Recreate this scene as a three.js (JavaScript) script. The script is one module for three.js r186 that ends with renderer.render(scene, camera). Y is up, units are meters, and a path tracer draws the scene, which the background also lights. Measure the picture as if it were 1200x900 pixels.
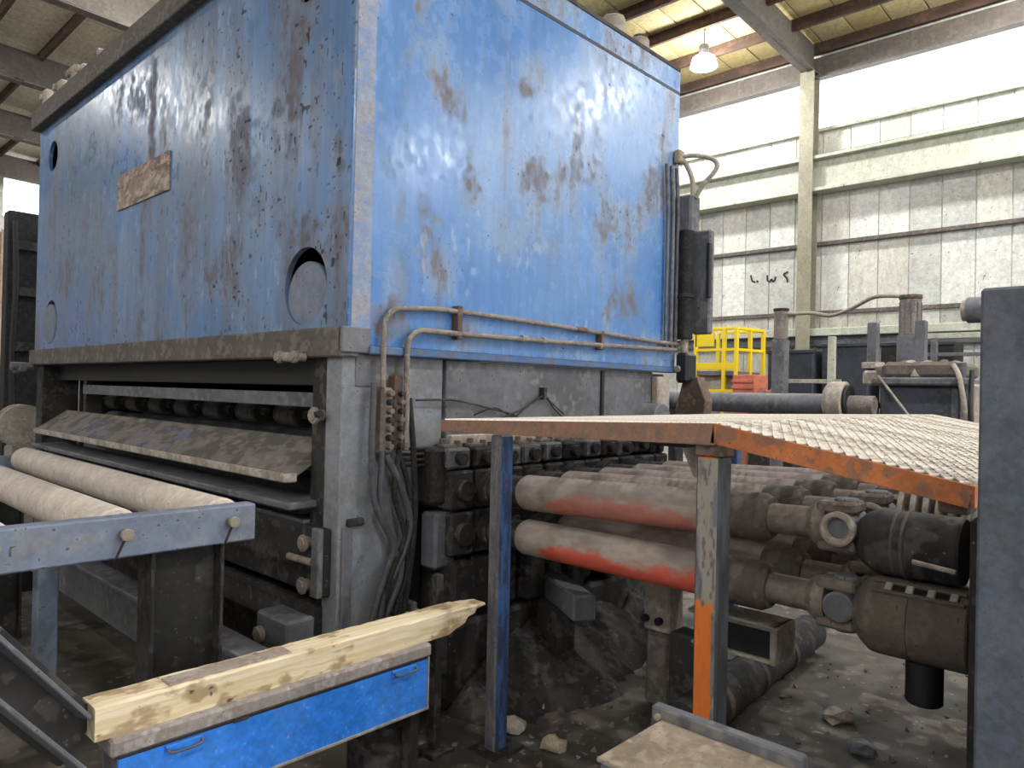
import * as THREE from 'three';
import { mergeGeometries } from 'three/addons/utils/BufferGeometryUtils.js';
import { RectAreaLightUniformsLib } from 'three/addons/lights/RectAreaLightUniformsLib.js';

// ------------------------------------------------------------------ camera, sky, exposure
RectAreaLightUniformsLib.init();
const scene = new THREE.Scene();
const camera = new THREE.PerspectiveCamera(55.42, 1200 / 900, 0.05, 200);
camera.position.set(2.84, 1.6, 1.92);
camera.up.set(0.02213833, 0.9997203, -0.00831957).normalize();      // set below from the view axes
{
  const f = new THREE.Vector3(-0.68582435, 0.00831957, -0.72771955), u = new THREE.Vector3(-0.01040705, 0.9997203, 0.0212371);
  camera.up.copy(u); camera.lookAt(camera.position.clone().add(f));
}
camera.updateMatrixWorld(true);
const renderer = new THREE.WebGLRenderer({ antialias: true });
renderer.toneMapping = THREE.LinearToneMapping;
renderer.toneMappingExposure = 1.0;
renderer.shadowMap.enabled = true;
scene.background = new THREE.Color(0.93, 0.97, 1.0);                 // bright overcast sky
scene.backgroundIntensity = 5;
const LAMP_CD = 45;                                                  // candela of each high-bay lamp

// ------------------------------------------------------------------ noise and textures
function rng(seed) { let s = seed >>> 0; return () => { s = (s + 0x6D2B79F5) >>> 0; let t = s; t = Math.imul(t ^ (t >>> 15), t | 1); t ^= t + Math.imul(t ^ (t >>> 7), t | 61); return ((t ^ (t >>> 14)) >>> 0) / 4294967296; }; }
function hash(ix, iy, s) { let h = Math.imul(ix, 374761393) + Math.imul(iy, 668265263) + Math.imul(s, 2246822519); h = Math.imul(h ^ (h >>> 13), 1274126177); return ((h ^ (h >>> 16)) >>> 0) / 4294967296; }
function vn(x, y, s, px = 0, py = 0) {
  let ix = Math.floor(x), iy = Math.floor(y); const fx = x - ix, fy = y - iy, ux = fx * fx * (3 - 2 * fx), uy = fy * fy * (3 - 2 * fy);
  let jx = ix + 1, jy = iy + 1;
  if (px) { ix = ((ix % px) + px) % px; jx = ((jx % px) + px) % px; }
  if (py) { iy = ((iy % py) + py) % py; jy = ((jy % py) + py) % py; }
  const a = hash(ix, iy, s), b = hash(jx, iy, s), c = hash(ix, jy, s), d = hash(jx, jy, s);
  return a + (b - a) * ux + (c - a) * uy + (a - b - c + d) * ux * uy;
}
function fbm(x, y, s, oct = 4, px = 0, py = 0) {
  let v = 0, a = 0.5, t = 0;
  for (let i = 0; i < oct; i++) { v += a * vn(x, y, s + i * 17, px, py); t += a; a *= 0.5; x *= 2; y *= 2; px *= 2; py *= 2; }
  return v / t;
}
const clamp = (v, a = 0, b = 1) => v < a ? a : v > b ? b : v;
const sst = (a, b, v) => { const t = clamp((v - a) / (b - a)); return t * t * (3 - 2 * t); };
const mix3 = (a, b, t) => [a[0] + (b[0] - a[0]) * t, a[1] + (b[1] - a[1]) * t, a[2] + (b[2] - a[2]) * t];
// fn(u, v) -> [r, g, b, rough] with sRGB 0-255 colours and roughness 0-1
function makeTex(w, h, fn, withRough = true) {
  const c = new Uint8Array(w * h * 4), r = withRough ? new Uint8Array(w * h * 4) : null;
  for (let j = 0; j < h; j++) for (let i = 0; i < w; i++) {
    const o = fn((i + 0.5) / w, (j + 0.5) / h), k = (j * w + i) * 4;
    c[k] = clamp(o[0], 0, 255); c[k + 1] = clamp(o[1], 0, 255); c[k + 2] = clamp(o[2], 0, 255); c[k + 3] = 255;
    if (r) { r[k] = r[k + 1] = r[k + 2] = clamp(o[3] * 255, 0, 255); r[k + 3] = 255; }
  }
  const mk = (d, srgb) => { const t = new THREE.DataTexture(d, w, h, THREE.RGBAFormat); t.wrapS = t.wrapT = THREE.RepeatWrapping; t.magFilter = THREE.LinearFilter; t.minFilter = THREE.LinearMipmapLinearFilter; t.generateMipmaps = true; if (srgb) t.colorSpace = THREE.SRGBColorSpace; t.needsUpdate = true; return t; };
  return { map: mk(c, true), rough: r ? mk(r, false) : null };
}
// material with a tiling texture of `size` metres
function matTex(t, size, o = {}) {
  const rep = x => { if (!x) return null; const c = x.clone(); c.repeat.set(1 / size[0], 1 / size[1]); c.needsUpdate = true; return c; };
  const p = { map: rep(t.map), roughness: 1, metalness: 0, ...o };
  if (t.rough && !('noRough' in o)) p.roughnessMap = rep(t.rough);
  if (o.bump) { p.bumpMap = p.roughnessMap || p.map; p.bumpScale = o.bump; }
  delete p.noRough; delete p.bump;
  return new THREE.MeshStandardMaterial(p);
}
// mottled surface: base, patches a, patches b, specks
function mottle(seed, base, a, b, speck, o = {}) {
  const N = o.n || 512, P = o.p || 4, ta = o.ta ?? 0.5, tb = o.tb ?? 0.6, sx = o.sx || 1, sy = o.sy || 1, r0 = o.r || 0.7, ra = o.ra ?? 0.85;
  return makeTex(N, N, (u, v) => {
    const f = fbm(u * P * sx, v * P * sy, seed, 5, P * sx, P * sy), g = fbm(u * P * 3 * sx, v * P * 3 * sy, seed + 91, 4, P * 3 * sx, P * 3 * sy), k = vn(u * P * 24, v * P * 24, seed + 33, P * 24, P * 24), w = vn(u * P * 9, v * P * 9, seed + 53, P * 9, P * 9);
    let c = base; const m1 = 0.75 * sst(ta - 0.13, ta + 0.13, f * 0.7 + g * 0.3), m2 = 0.85 * sst(tb - 0.06, tb + 0.06, g * 0.75 + w * 0.25);
    c = mix3(c, a, m1); c = mix3(c, b, m2 * 0.8);
    const s = sst(0.86, 0.95, k) * sst(0.45, 0.6, w); c = mix3(c, speck, s * 0.8);
    const n = 0.88 + 0.24 * (0.5 * k + 0.5 * w);
    return [c[0] * n, c[1] * n, c[2] * n, r0 + (ra - r0) * Math.max(m1, m2) + (k - 0.5) * 0.12];
  });
}
// blue hood paint: W x H metres, worn through and stained at the places listed in spots [x, y, rx, ry, strength]
function hoodPaint(w, h, W, H, seed, spots, grey, spec) {
  return makeTex(w, h, (u, v) => {
    const x = u * W, y = v * H;
    const big = fbm(x * 0.9, y * 0.9, seed, 4), mid = fbm(x * 4, y * 3, seed + 7, 5), fine = fbm(x * 26, y * 20, seed + 13, 3), stk = fbm(x * 11, y * 0.9, seed + 19, 4), sp = vn(x * 75, y * 55, seed + 23), sp2 = vn(x * 46, y * 38, seed + 29), brush = fbm(x * 60, y * 6, seed + 61, 2);
    let q = 0; for (const s of spots) { const dx = (x - s[0]) / s[2], dy = (y - s[1]) / s[3], d = dx * dx + dy * dy; if (d < 6) q += s[4] * Math.exp(-d); }
    let c = mix3([82, 128, 190], [112, 152, 204], sst(0.35, 0.7, big));
    c = mix3(c, [138, 158, 188], sst(0.5, 0.72, mid) * 0.6);
    c = mix3(c, [92, 106, 128], clamp(grey * 0.55 * sst(0.34, 0.66, stk * 0.45 + big * 0.35 + fbm(x * 1.7, y * 1.3, seed + 83, 4) * 0.2) + grey * 0.2));  // grey grime, heavier on the long side to darken it for its lower light
    const rust = sst(0.5, 0.74, mid * 0.42 + fine * 0.22 + stk * 0.18 + q * 0.36 + 0.01);
    c = mix3(c, mix3([122, 116, 122], [96, 86, 90], fine), rust * (0.5 + 0.35 * sst(0.4, 0.6, fine)));
    const st2 = sst(0.62, 0.74, stk * 0.7 + mid * 0.3); c = mix3(c, [104, 108, 122], st2 * 0.4);
    const zone = spec ? sst(spec[0], spec[1], x + (big - 0.5) * 1.5) : 0.5, dk = sst(0.84, 0.9, sp2 * 0.6 + mid * 0.34 + zone * 0.13); c = mix3(c, [34, 40, 54], dk * 0.85);
    const sc = sst(0.62, 0.7, fbm(x * 30, y * 9, seed + 71, 3) * 0.6 + fine * 0.4) * sst(0.5, 0.62, fbm(x * 1.6, y * 1.6, seed + 77, 3)); c = mix3(c, [176, 190, 210], sc * 0.45);
    const chip = sst(0.92, 0.97, sp) * sst(0.45, 0.6, mid); c = mix3(c, [40, 44, 58], chip * 0.8);
    const n = 0.93 + 0.14 * brush; 
    return [c[0] * n, c[1] * n, c[2] * n, (spec ? 0.36 : 0.27) + 0.34 * rust + 0.2 * (mid - 0.5) + 0.26 * (fine - 0.5) + 0.2 * dk];
  });
}
const hoodSide = hoodPaint(1600, 660, 5.15, 2.12, 11, [[2.75, 1.4, 0.05, 0.7, 0.7], [2.62, 0.6, 0.08, 0.6, 0.6], [3.35, 0.75, 0.2, 0.3, 0.6], [3.6, 1.3, 0.12, 0.3, 0.5], [4.1, 0.9, 0.2, 0.3, 0.65], [4.7, 0.42, 0.28, 0.22, 0.7], [4.65, 1.7, 0.2, 0.25, 0.8], [4.6, 1.35, 0.08, 0.4, 0.6], [1.1, 1.2, 0.5, 0.4, 0.3], [1.9, 0.5, 0.3, 0.3, 0.45], [4.4, 1.3, 0.3, 0.2, 0.4], [3.9, 0.45, 0.3, 0.2, 0.5], [0.8, 0.6, 0.4, 0.3, 0.3], [5.05, 0.8, 0.06, 0.8, 0.5], [2.3, 1.75, 0.5, 0.2, 0.35]], 1.0, [2.6, 4.2]);
const hoodEnd = hoodPaint(1200, 840, 2.85, 2.05, 47, [[0.62, 1.32, 0.09, 0.12, 0.9], [0.3, 1.2, 0.05, 0.5, 0.5], [0.38, 1.75, 0.06, 0.15, 0.8], [0.5, 1.4, 0.1, 0.1, 0.5], [0.42, 0.75, 0.08, 0.14, 0.9], [0.5, 0.5, 0.1, 0.16, 0.7], [0.2, 0.9, 0.06, 0.12, 0.7], [0.05, 0.9, 0.04, 0.9, 0.6], [1.15, 1.55, 0.1, 0.07, 0.8], [1.25, 1.1, 0.16, 0.14, 0.75], [1.95, 0.9, 0.15, 0.2, 0.5], [2.2, 0.4, 0.3, 0.16, 0.7], [2.4, 1.2, 0.1, 0.3, 0.5], [0.2, 0.12, 0.12, 0.1, 1.6], [0.6, 0.1, 0.3, 0.06, 0.5], [2.65, 1.3, 0.1, 0.3, 0.4], [0.75, 0.9, 0.1, 0.12, 0.6], [1.7, 1.2, 0.2, 0.1, 0.4]], 0.3);
const faceMat = t => new THREE.MeshStandardMaterial({ map: t.map, roughnessMap: t.rough, roughness: 1, metalness: 0, bumpMap: t.rough, bumpScale: 0.0015 });
const T = {
  grime: mottle(3, [50, 47, 45], [30, 29, 29], [82, 78, 74], [112, 106, 98], { r: 0.75 }),
  steel: mottle(5, [104, 105, 112], [84, 84, 88], [126, 122, 118], [50, 48, 48], { r: 0.6 }),
  dust: mottle(8, [168, 158, 146], [142, 132, 122], [184, 176, 166], [98, 90, 84], { r: 0.9 }),
  roller: mottle(10, [206, 195, 184], [192, 180, 170], [196, 182, 170], [128, 116, 108], { r: 0.75 }),
  rust: mottle(9, [104, 84, 72], [72, 62, 58], [128, 104, 88], [44, 40, 40], { r: 0.9 }),
  orange: mottle(12, [196, 116, 66], [170, 104, 70], [126, 98, 86], [64, 54, 52], { r: 0.65, tb: 0.58 }),
  orangeOld: mottle(13, [158, 114, 88], [140, 112, 98], [120, 104, 94], [196, 104, 52], { r: 0.8, tb: 0.55 }),
  blue: mottle(14, [72, 104, 150], [92, 108, 132], [104, 100, 104], [42, 46, 58], { r: 0.45 }),
  bluegrey: mottle(16, [116, 126, 146], [104, 112, 128], [128, 128, 134], [52, 52, 58], { r: 0.55, sy: 1 }),
  pillar: mottle(37, [94, 98, 107], [78, 82, 90], [86, 96, 114], [60, 60, 64], { r: 0.6, p: 5 }),
  housing: mottle(39, [130, 132, 138], [110, 110, 114], [122, 132, 148], [76, 74, 74], { r: 0.65 }),
  bright: mottle(18, [46, 126, 228], [56, 134, 232], [62, 118, 196], [120, 164, 222], { r: 0.42, tb: 0.7 }),
  concrete: mottle(21, [92, 87, 79], [56, 53, 50], [116, 109, 99], [150, 143, 132], { n: 1024, p: 6, r: 0.8, ta: 0.48 }),
  railGrime: mottle(43, [98, 91, 86], [82, 77, 74], [120, 112, 104], [58, 54, 52], { r: 0.85 }),
  tubeBrown: mottle(44, [126, 116, 108], [104, 96, 92], [150, 142, 134], [66, 60, 58], { r: 0.6 }),
  crate: mottle(45, [206, 116, 90], [190, 108, 88], [170, 110, 94], [110, 80, 70], { r: 0.8 }),
  cornerPaint: mottle(46, [132, 146, 172], [150, 146, 152], [112, 134, 176], [84, 80, 88], { r: 0.5, p: 5 }),
  rafter: mottle(41, [104, 97, 90], [94, 88, 83], [116, 108, 100], [92, 86, 80], { r: 0.7 }),
  panel: mottle(25, [214, 214, 208], [206, 205, 199], [190, 186, 178], [110, 104, 98], { r: 0.6, ta: 0.56, tb: 0.66, sy: 1, sx: 2 }),
  foilLit: mottle(28, [240, 233, 212], [232, 225, 204], [244, 238, 220], [170, 160, 140], { r: 0.7 }),
  foil: mottle(27, [206, 190, 146], [192, 178, 138], [216, 204, 164], [150, 130, 90], { r: 0.7 }),
  mesh: mottle(31, [222, 214, 202], [204, 196, 184], [148, 132, 118], [96, 88, 80], { r: 0.9 }),
};
const M = {
  hoodSide: faceMat(hoodSide), hoodEnd: faceMat(hoodEnd),
  grime: matTex(T.grime, [0.9, 0.9], { bump: 0.003 }), steel: matTex(T.steel, [1.1, 1.1], { bump: 0.002 }), dust: matTex(T.dust, [0.8, 0.8], { bump: 0.003 }),
  rust: matTex(T.rust, [0.8, 0.8], { bump: 0.003 }), orange: matTex(T.orange, [0.7, 0.7]), blue: matTex(T.blue, [0.8, 0.8]), bluegrey: matTex(T.bluegrey, [1.2, 1.2]),
  bright: matTex(T.bright, [0.9, 0.9]), concrete: matTex(T.concrete, [3.1, 3.1], { bump: 0.006 }), panel: matTex(T.panel, [2.3, 2.3]), panel2: matTex(T.panel, [1.9, 2.7], { color: 0xf2f0ea }), panel3: matTex(T.panel, [2.7, 1.7], { color: 0xe4e4e2 }),
  foil: matTex(T.foil, [1.5, 1.5]), foilLit: matTex(T.foilLit, [1.7, 1.7]), foil2: matTex(T.foil, [2.1, 1.3], { color: 0xf0ecdf }), mesh: matTex(T.mesh, [0.6, 0.6]),
  purlin: matTex(T.rust, [1.6, 1.6], { color: 0xd8ccc8 }), beam: matTex(T.panel, [1.7, 1.7], { color: 0xaba694 }), rafter: matTex(T.rafter, [1.6, 1.6]), girder: matTex(T.panel, [2.1, 2.1], { color: 0xd8dace }),
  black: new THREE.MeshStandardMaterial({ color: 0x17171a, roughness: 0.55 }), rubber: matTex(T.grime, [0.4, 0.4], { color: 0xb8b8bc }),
  paleSteel: matTex(T.dust, [0.5, 0.5], { color: 0xe6e4e2 }), hose: matTex(T.steel, [0.5, 0.5], { color: 0xb4b4b8 }),
  yellow: new THREE.MeshStandardMaterial({ color: 0xf0d21c, roughness: 0.5 }), navy: matTex(T.steel, [1, 1], { color: 0x7c8698 }), crate: matTex(T.crate, [1, 1]),
  white: new THREE.MeshStandardMaterial({ color: 0xd9d9d4, roughness: 0.7 }), cream: matTex(T.dust, [0.7, 0.7], { color: 0xfff6e2 }),
  lamp: new THREE.MeshStandardMaterial({ color: 0xffffff, emissive: 0xffffff, emissiveIntensity: 25 }),
  acrylic: new THREE.MeshPhysicalMaterial({ color: 0xf8f8f4, roughness: 0.6, transmission: 0.9, thickness: 0, ior: 1.49 }),
  grimeDust: matTex(T.dust, [0.7, 0.7], { color: 0x8f8a84, bump: 0.004 }), orangeRust: matTex(T.orangeOld, [0.5, 0.5]), pillar: matTex(T.pillar, [0.5, 0.5]), housing: matTex(T.housing, [1.1, 1.1]),
  rollerDust: matTex(T.roller, [0.9, 0.9]), darkCol: matTex(T.grime, [0.8, 0.8], { color: 0xd8d8dc }), ledge: matTex(T.dust, [0.6, 0.6], { color: 0xeceef6 }), battenGrey: matTex(T.dust, [0.5, 0.5], { color: 0xf4ecec }), cabTop: matTex(T.dust, [0.7, 0.7], { color: 0xeee4d6 }),
  navyGrey: matTex(T.steel, [1, 1], { color: 0xb4bac8 }), grimeGreen: matTex(T.grime, [1, 1], { color: 0xbcc6c0 }), postDark: matTex(T.grime, [0.35, 0.35], { color: 0xb8bcd4 }),
  railGrime: matTex(T.railGrime, [0.8, 0.8], { bump: 0.003 }), pipeBrown: matTex(T.tubeBrown, [0.5, 0.5]), midDust: matTex(T.dust, [0.6, 0.6], { color: 0xaeaaa8, bump: 0.003 }), creamPaint: matTex(T.panel, [1.1, 1.1], { color: 0xfffaf0 }),
  sleeve: matTex(T.railGrime, [0.6, 0.6], { color: 0xe0dcd8 }),
  cornerPaint: matTex(T.cornerPaint, [0.9, 0.9]),
  glass: new THREE.MeshPhysicalMaterial({ color: 0xffffff, roughness: 0.05, transmission: 1, thickness: 0, ior: 1.45 }),
};
// spindle tube: red underneath, passing unevenly to dusty tan around the upper half
const tubeTex = (amount, s) => matTex(makeTex(768, 384, (u, v) => {
  const f = fbm(u * 5, v * 6, 71 + s, 5, 5, 6), g = fbm(u * 26, v * 22, 73 + s, 3, 26, 22), k = Math.cos((v - 0.5) * Math.PI * 2), e = sst(0.06, 0.3, u) * (1 - sst(0.82, 0.96, u));
  const red = amount * sst(-0.12, 0.4, -k + (f - 0.5) * 0.9 + (g - 0.5) * 0.6 + 0.17) * sst(0.3, 0.6, e + (f - 0.5) * 1.2);
  let c = mix3([164, 152, 142], [150, 138, 130], sst(0.35, 0.7, g)); c = mix3(c, mix3([220, 92, 66], [198, 84, 68], g), red * 0.95);
  c = mix3(c, [112, 104, 98], sst(0.5, 0.75, f) * 0.45 * (1 - red)); return [c[0], c[1], c[2], 0.85 - red * 0.2];
}), [1, 1]);
M.spindleRed = tubeTex(1, 0); M.spindlePink = tubeTex(0.55, 5); M.spindleDust = tubeTex(0.12, 9);
M.wood = matTex(makeTex(1024, 256, (u, v) => {
  const g = fbm(u * 7, v * 40, 81, 4, 7, 40), k = fbm(u * 14, v * 6, 83, 4, 14, 6), d = fbm(u * 40, v * 14, 87, 3, 40, 14);
  let c = mix3([236, 220, 190], [218, 198, 160], sst(0.35, 0.7, g)); c = mix3(c, [140, 114, 82], sst(0.54, 0.7, k) * 0.6); c = mix3(c, [70, 56, 44], sst(0.68, 0.76, d * 0.6 + k * 0.4) * 0.8); c = mix3(c, [226, 208, 176], sst(0.62, 0.7, fbm(u * 9, v * 9, 89, 3, 9, 9)) * 0.5);
  return [c[0], c[1], c[2], 0.9];
}), [1.2, 0.3]);
M.plate = matTex(makeTex(256, 96, (u, v) => {
  const f = fbm(u * 18, v * 7, 91, 4), g = fbm(u * 40, v * 14, 93, 2); let c = mix3([146, 130, 116], [186, 172, 158], sst(0.3, 0.7, f)); c = mix3(c, [138, 82, 74], sst(0.55, 0.65, g) * 0.5 * sst(0.4, 0.6, v)); c = mix3(c, [96, 90, 92], sst(0.6, 0.7, fbm(u * 10, v * 10, 97, 3)) * 0.7);
  return [c[0], c[1], c[2], 0.85];
}), [1, 1], {});
// guide beam with bluish chalk scribble along it
M.chalked = matTex(makeTex(1024, 128, (u, v) => {
  const f = fbm(u * 30, v * 4, 101, 4), g = fbm(u * 70, v * 9, 103, 3); let c = mix3([118, 112, 106], [88, 84, 80], sst(0.4, 0.6, f)); c = mix3(c, [146, 138, 128], sst(0.55, 0.7, g) * 0.5);
  const zone = (u > 0.12 && u < 0.30) || (u > 0.42 && u < 0.60) ? 1 : 0, s = Math.abs(vn(u * 90, v * 5, 107) - 0.5) < 0.07 ? 1 : 0; c = mix3(c, [112, 112, 166], zone * s * 0.7 * (v > 0.2 && v < 0.8 ? 1 : 0));
  return [c[0], c[1], c[2], 0.8];
}), [4.2, 0.25]);
// walkway post: grey-white worn paint, darker grey on its right side, lower front brushed orange
M.orangeEnd = matTex(makeTex(512, 512, (u, v) => {
  const f = fbm(u * 60, v * 9, 111, 4), g = fbm(u * 200, v * 40, 113, 3), front = u > 0.5; let c = front ? mix3([150, 144, 134], [112, 114, 118], sst(0.42, 0.58, f)) : mix3([84, 86, 94], [64, 64, 68], sst(0.4, 0.6, f)); c = mix3(c, [72, 70, 72], sst(0.55, 0.68, g) * 0.6);
  const o = front && u + (f - 0.5) * 0.006 < 0.8135 ? 1 - sst(0.615, 0.635, v + (g - 0.5) * 0.05) : 0; c = mix3(c, mix3([226, 118, 36], [204, 102, 38], g), o * 0.95); return [c[0], c[1], c[2], 0.65];
}), [2, 1.4]);

// blue walkway post: scuffed blue on the side to the right, bare brownish grey on the side to the left
M.bluePost = matTex(makeTex(512, 512, (u, v) => {
  const f = fbm(u * 60, v * 12, 121, 4), g = fbm(u * 180, v * 50, 123, 3); let c = u > 0.51 ? mix3([112, 106, 106], [88, 86, 92], sst(0.4, 0.6, f)) : mix3([70, 106, 164], [56, 72, 108], sst(0.38, 0.62, f)); c = mix3(c, [58, 58, 66], sst(0.56, 0.7, g) * 0.7); c = mix3(c, [150, 160, 178], sst(0.66, 0.76, g) * 0.4);
  return [c[0], c[1], c[2], 0.55];
}), [1, 1.4]);

// ------------------------------------------------------------------ geometry helpers
const V = (x, y, z) => new THREE.Vector3(x, y, z);
const origin = new WeakMap();
const used = new Map();
function numbered(n) { const k = used.get(n) || 0; used.set(n, k + 1); return k ? n + '_' + String(k).padStart(3, '0') : n; }
function boxUV(g) {
  const p = g.attributes.position, uv = new Float32Array(p.count * 2), a = V(), b = V(), c = V();
  for (let i = 0; i < p.count; i += 3) {
    a.fromBufferAttribute(p, i); b.fromBufferAttribute(p, i + 1); c.fromBufferAttribute(p, i + 2);
    const n = b.clone().sub(a).cross(c.clone().sub(a)), ax = Math.abs(n.x), ay = Math.abs(n.y), az = Math.abs(n.z);
    [a, b, c].forEach((q, k) => { const o = (i + k) * 2; if (az >= ax && az >= ay) { uv[o] = q.x; uv[o + 1] = q.y; } else if (ax >= ay) { uv[o] = -q.z; uv[o + 1] = q.y; } else { uv[o] = q.x; uv[o + 1] = -q.z; } });
  }
  g.setAttribute('uv', new THREE.BufferAttribute(uv, 2)); return g;
}
function prep(g, uv = true) { if (g.index) g = g.toNonIndexed(); for (const k of Object.keys(g.attributes)) if (!['position', 'normal', 'uv'].includes(k)) g.deleteAttribute(k); if (uv) boxUV(g); return g; }
// chamfered box between two corners
function chamferBox(x0, x1, y0, y1, z0, z1, b = 0.004) {
  const c = V((x0 + x1) / 2, (y0 + y1) / 2, (z0 + z1) / 2), h = V((x1 - x0) / 2, (y1 - y0) / 2, (z1 - z0) / 2); b = Math.min(b, h.x * 0.45, h.y * 0.45, h.z * 0.45);
  const P = (sx, sy, sz, k) => V(c.x + sx * (h.x - (k === 0 ? 0 : b)), c.y + sy * (h.y - (k === 1 ? 0 : b)), c.z + sz * (h.z - (k === 2 ? 0 : b)));
  const pos = []; const tri = (a, q, d) => { const n = q.clone().sub(a).cross(d.clone().sub(a)), m = a.clone().add(q).add(d).multiplyScalar(1 / 3).sub(c); if (n.dot(m) < 0) [q, d] = [d, q]; for (const v of [a, q, d]) pos.push(v.x, v.y, v.z); };
  const quad = (a, q, d, e) => { tri(a, q, d); tri(a, d, e); };
  for (const s of [-1, 1]) { quad(P(s, -1, -1, 0), P(s, 1, -1, 0), P(s, 1, 1, 0), P(s, -1, 1, 0)); quad(P(-1, s, -1, 1), P(1, s, -1, 1), P(1, s, 1, 1), P(-1, s, 1, 1)); quad(P(-1, -1, s, 2), P(1, -1, s, 2), P(1, 1, s, 2), P(-1, 1, s, 2)); }
  for (const s of [-1, 1]) for (const t of [-1, 1]) { quad(P(s, t, -1, 0), P(s, t, 1, 0), P(s, t, 1, 1), P(s, t, -1, 1)); quad(P(s, -1, t, 0), P(s, 1, t, 0), P(s, 1, t, 2), P(s, -1, t, 2)); quad(P(-1, s, t, 1), P(1, s, t, 1), P(1, s, t, 2), P(-1, s, t, 2)); }
  for (const s of [-1, 1]) for (const t of [-1, 1]) for (const w of [-1, 1]) tri(P(s, t, w, 0), P(s, t, w, 1), P(s, t, w, 2));
  const g = new THREE.BufferGeometry(); g.setAttribute('position', new THREE.Float32BufferAttribute(pos, 3)); g.computeVertexNormals(); return boxUV(g);
}
class MB {
  constructor() { this.g = []; }
  add(g, m, uv = true) { g = prep(g, false); if (m) g.applyMatrix4(m); if (uv) boxUV(g); this.g.push(g); return this; }
  box(x0, x1, y0, y1, z0, z1, b = 0.004) { this.g.push(chamferBox(Math.min(x0, x1), Math.max(x0, x1), Math.min(y0, y1), Math.max(y0, y1), Math.min(z0, z1), Math.max(z0, z1), b)); return this; }
  // box of section w (sideways) x h (upwards) from a to b
  bar(a, b, w, h, bev = 0.004, up = V(0, 1, 0)) {
    a = V(...a); b = V(...b); const d = b.clone().sub(a), L = d.length(); d.normalize(); const s = V().crossVectors(up, d).normalize(), u = V().crossVectors(d, s);
    const g = chamferBox(-w / 2, w / 2, -h / 2, h / 2, 0, L, bev), m = new THREE.Matrix4().makeBasis(s, u, d).setPosition(a); g.applyMatrix4(m); this.g.push(g); return this;
  }
  cyl(a, b, r, seg = 24, r2 = r, metric = true, bev = 0) {
    a = V(...a); b = V(...b); const d = b.clone().sub(a), L = d.length(); d.normalize(); const q = new THREE.Quaternion().setFromUnitVectors(V(0, 1, 0), d);
    bev = bev || Math.min(0.006, r * 0.12, L * 0.2);
    const pts = [new THREE.Vector2(0.0001, 0), new THREE.Vector2(r - bev, 0), new THREE.Vector2(r, bev), new THREE.Vector2(r2, L - bev), new THREE.Vector2(r2 - bev, L), new THREE.Vector2(0.0001, L)];
    return this.lathe(pts, a, q, seg);
  }
  lathe(pts, a, q, seg = 24) {
    const g0 = []; // flat bands with smooth circumference
    for (let i = 0; i < pts.length - 1; i++) {
      const p = pts[i], n = pts[i + 1], pos = [], nor = [], uv = [], dl = Math.hypot(n.x - p.x, n.y - p.y) || 1, nx = (n.y - p.y) / dl, ny = -(n.x - p.x) / dl, R = Math.max(p.x, n.x), flat = Math.abs(n.y - p.y) < 0.3 * Math.abs(n.x - p.x);
      const vt = (P, k) => { const t = k / seg * Math.PI * 2, c = Math.cos(t), s = Math.sin(t); pos.push(P.x * c, P.y, P.x * s); nor.push(nx * c, ny, nx * s); if (flat) uv.push(P.x * c, P.x * s); else uv.push(P.y, k / seg * Math.PI * 2 * R); };
      for (let k = 0; k < seg; k++) { if (p.x > 0.0002 || n.x > 0.0002) { vt(p, k); vt(n, k); vt(n, k + 1); vt(p, k); vt(n, k + 1); vt(p, k + 1); } }
      const g = new THREE.BufferGeometry(); g.setAttribute('position', new THREE.Float32BufferAttribute(pos, 3)); g.setAttribute('normal', new THREE.Float32BufferAttribute(nor, 3)); g.setAttribute('uv', new THREE.Float32BufferAttribute(uv, 2)); g0.push(g);
    }
    const g = mergeGeometries(g0); g.applyMatrix4(new THREE.Matrix4().compose(V(...(a.isVector3 ? a.toArray() : a)), q || new THREE.Quaternion(), V(1, 1, 1))); this.g.push(g); return this;
  }
  tube(pts, r, seg = 8, n = 0) {
    const c = new THREE.CatmullRomCurve3(pts.map(p => V(...p)), false, 'catmullrom', 0.5); let g = new THREE.TubeGeometry(c, n || pts.length * 6, r, seg, false); const L = c.getLength(), u = g.attributes.uv; for (let i = 0; i < u.count; i++) u.setXY(i, u.getX(i) * L, u.getY(i) * r * 6.28);
    this.g.push(prep(g, false)); const ends = [[pts[0], pts[1]], [pts[pts.length - 1], pts[pts.length - 2]]];
    for (const [e, f] of ends) { const dd = V(...f).sub(V(...e)).normalize(); const t = V(...e).add(dd.multiplyScalar(0.002)); this.cyl(e, t.toArray(), r, seg); } return this;
  }
  ext(shape, depth, m, bevel = 0.003, uv = true) { return this.add(new THREE.ExtrudeGeometry(shape, { depth, bevelEnabled: bevel > 0, bevelThickness: bevel, bevelSize: bevel, bevelSegments: 1, curveSegments: 24 }), m, uv); }
  build(name, mat, parent, top = false) {
    const g = mergeGeometries(this.g); const o = parent && origin.get(parent) ? origin.get(parent) : V(0, 0, 0); g.translate(-o.x, -o.y, -o.z);
    const m = new THREE.Mesh(g, mat); m.castShadow = m.receiveShadow = true; m.name = parent === scene ? numbered(name) : name;
    if (parent !== scene) { let i = 0, n = name; const names = new Set(parent.children.map(c => c.name)); while (names.has(n)) n = name + '_' + String(++i).padStart(3, '0'); m.name = n; }
    parent.add(m); origin.set(m, o); this.g = []; return m;
  }
}
const mb = () => new MB();
function tag(o, label, category, group) { o.userData.label = label; o.userData.category = category; if (group) o.userData.group = group; return o; }
function thing(name, label, category, at = [0, 0, 0], group) { const o = new THREE.Group(); o.name = numbered(name); o.position.set(...at); origin.set(o, V(...at)); scene.add(o); return tag(o, label, category, group); }
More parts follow.
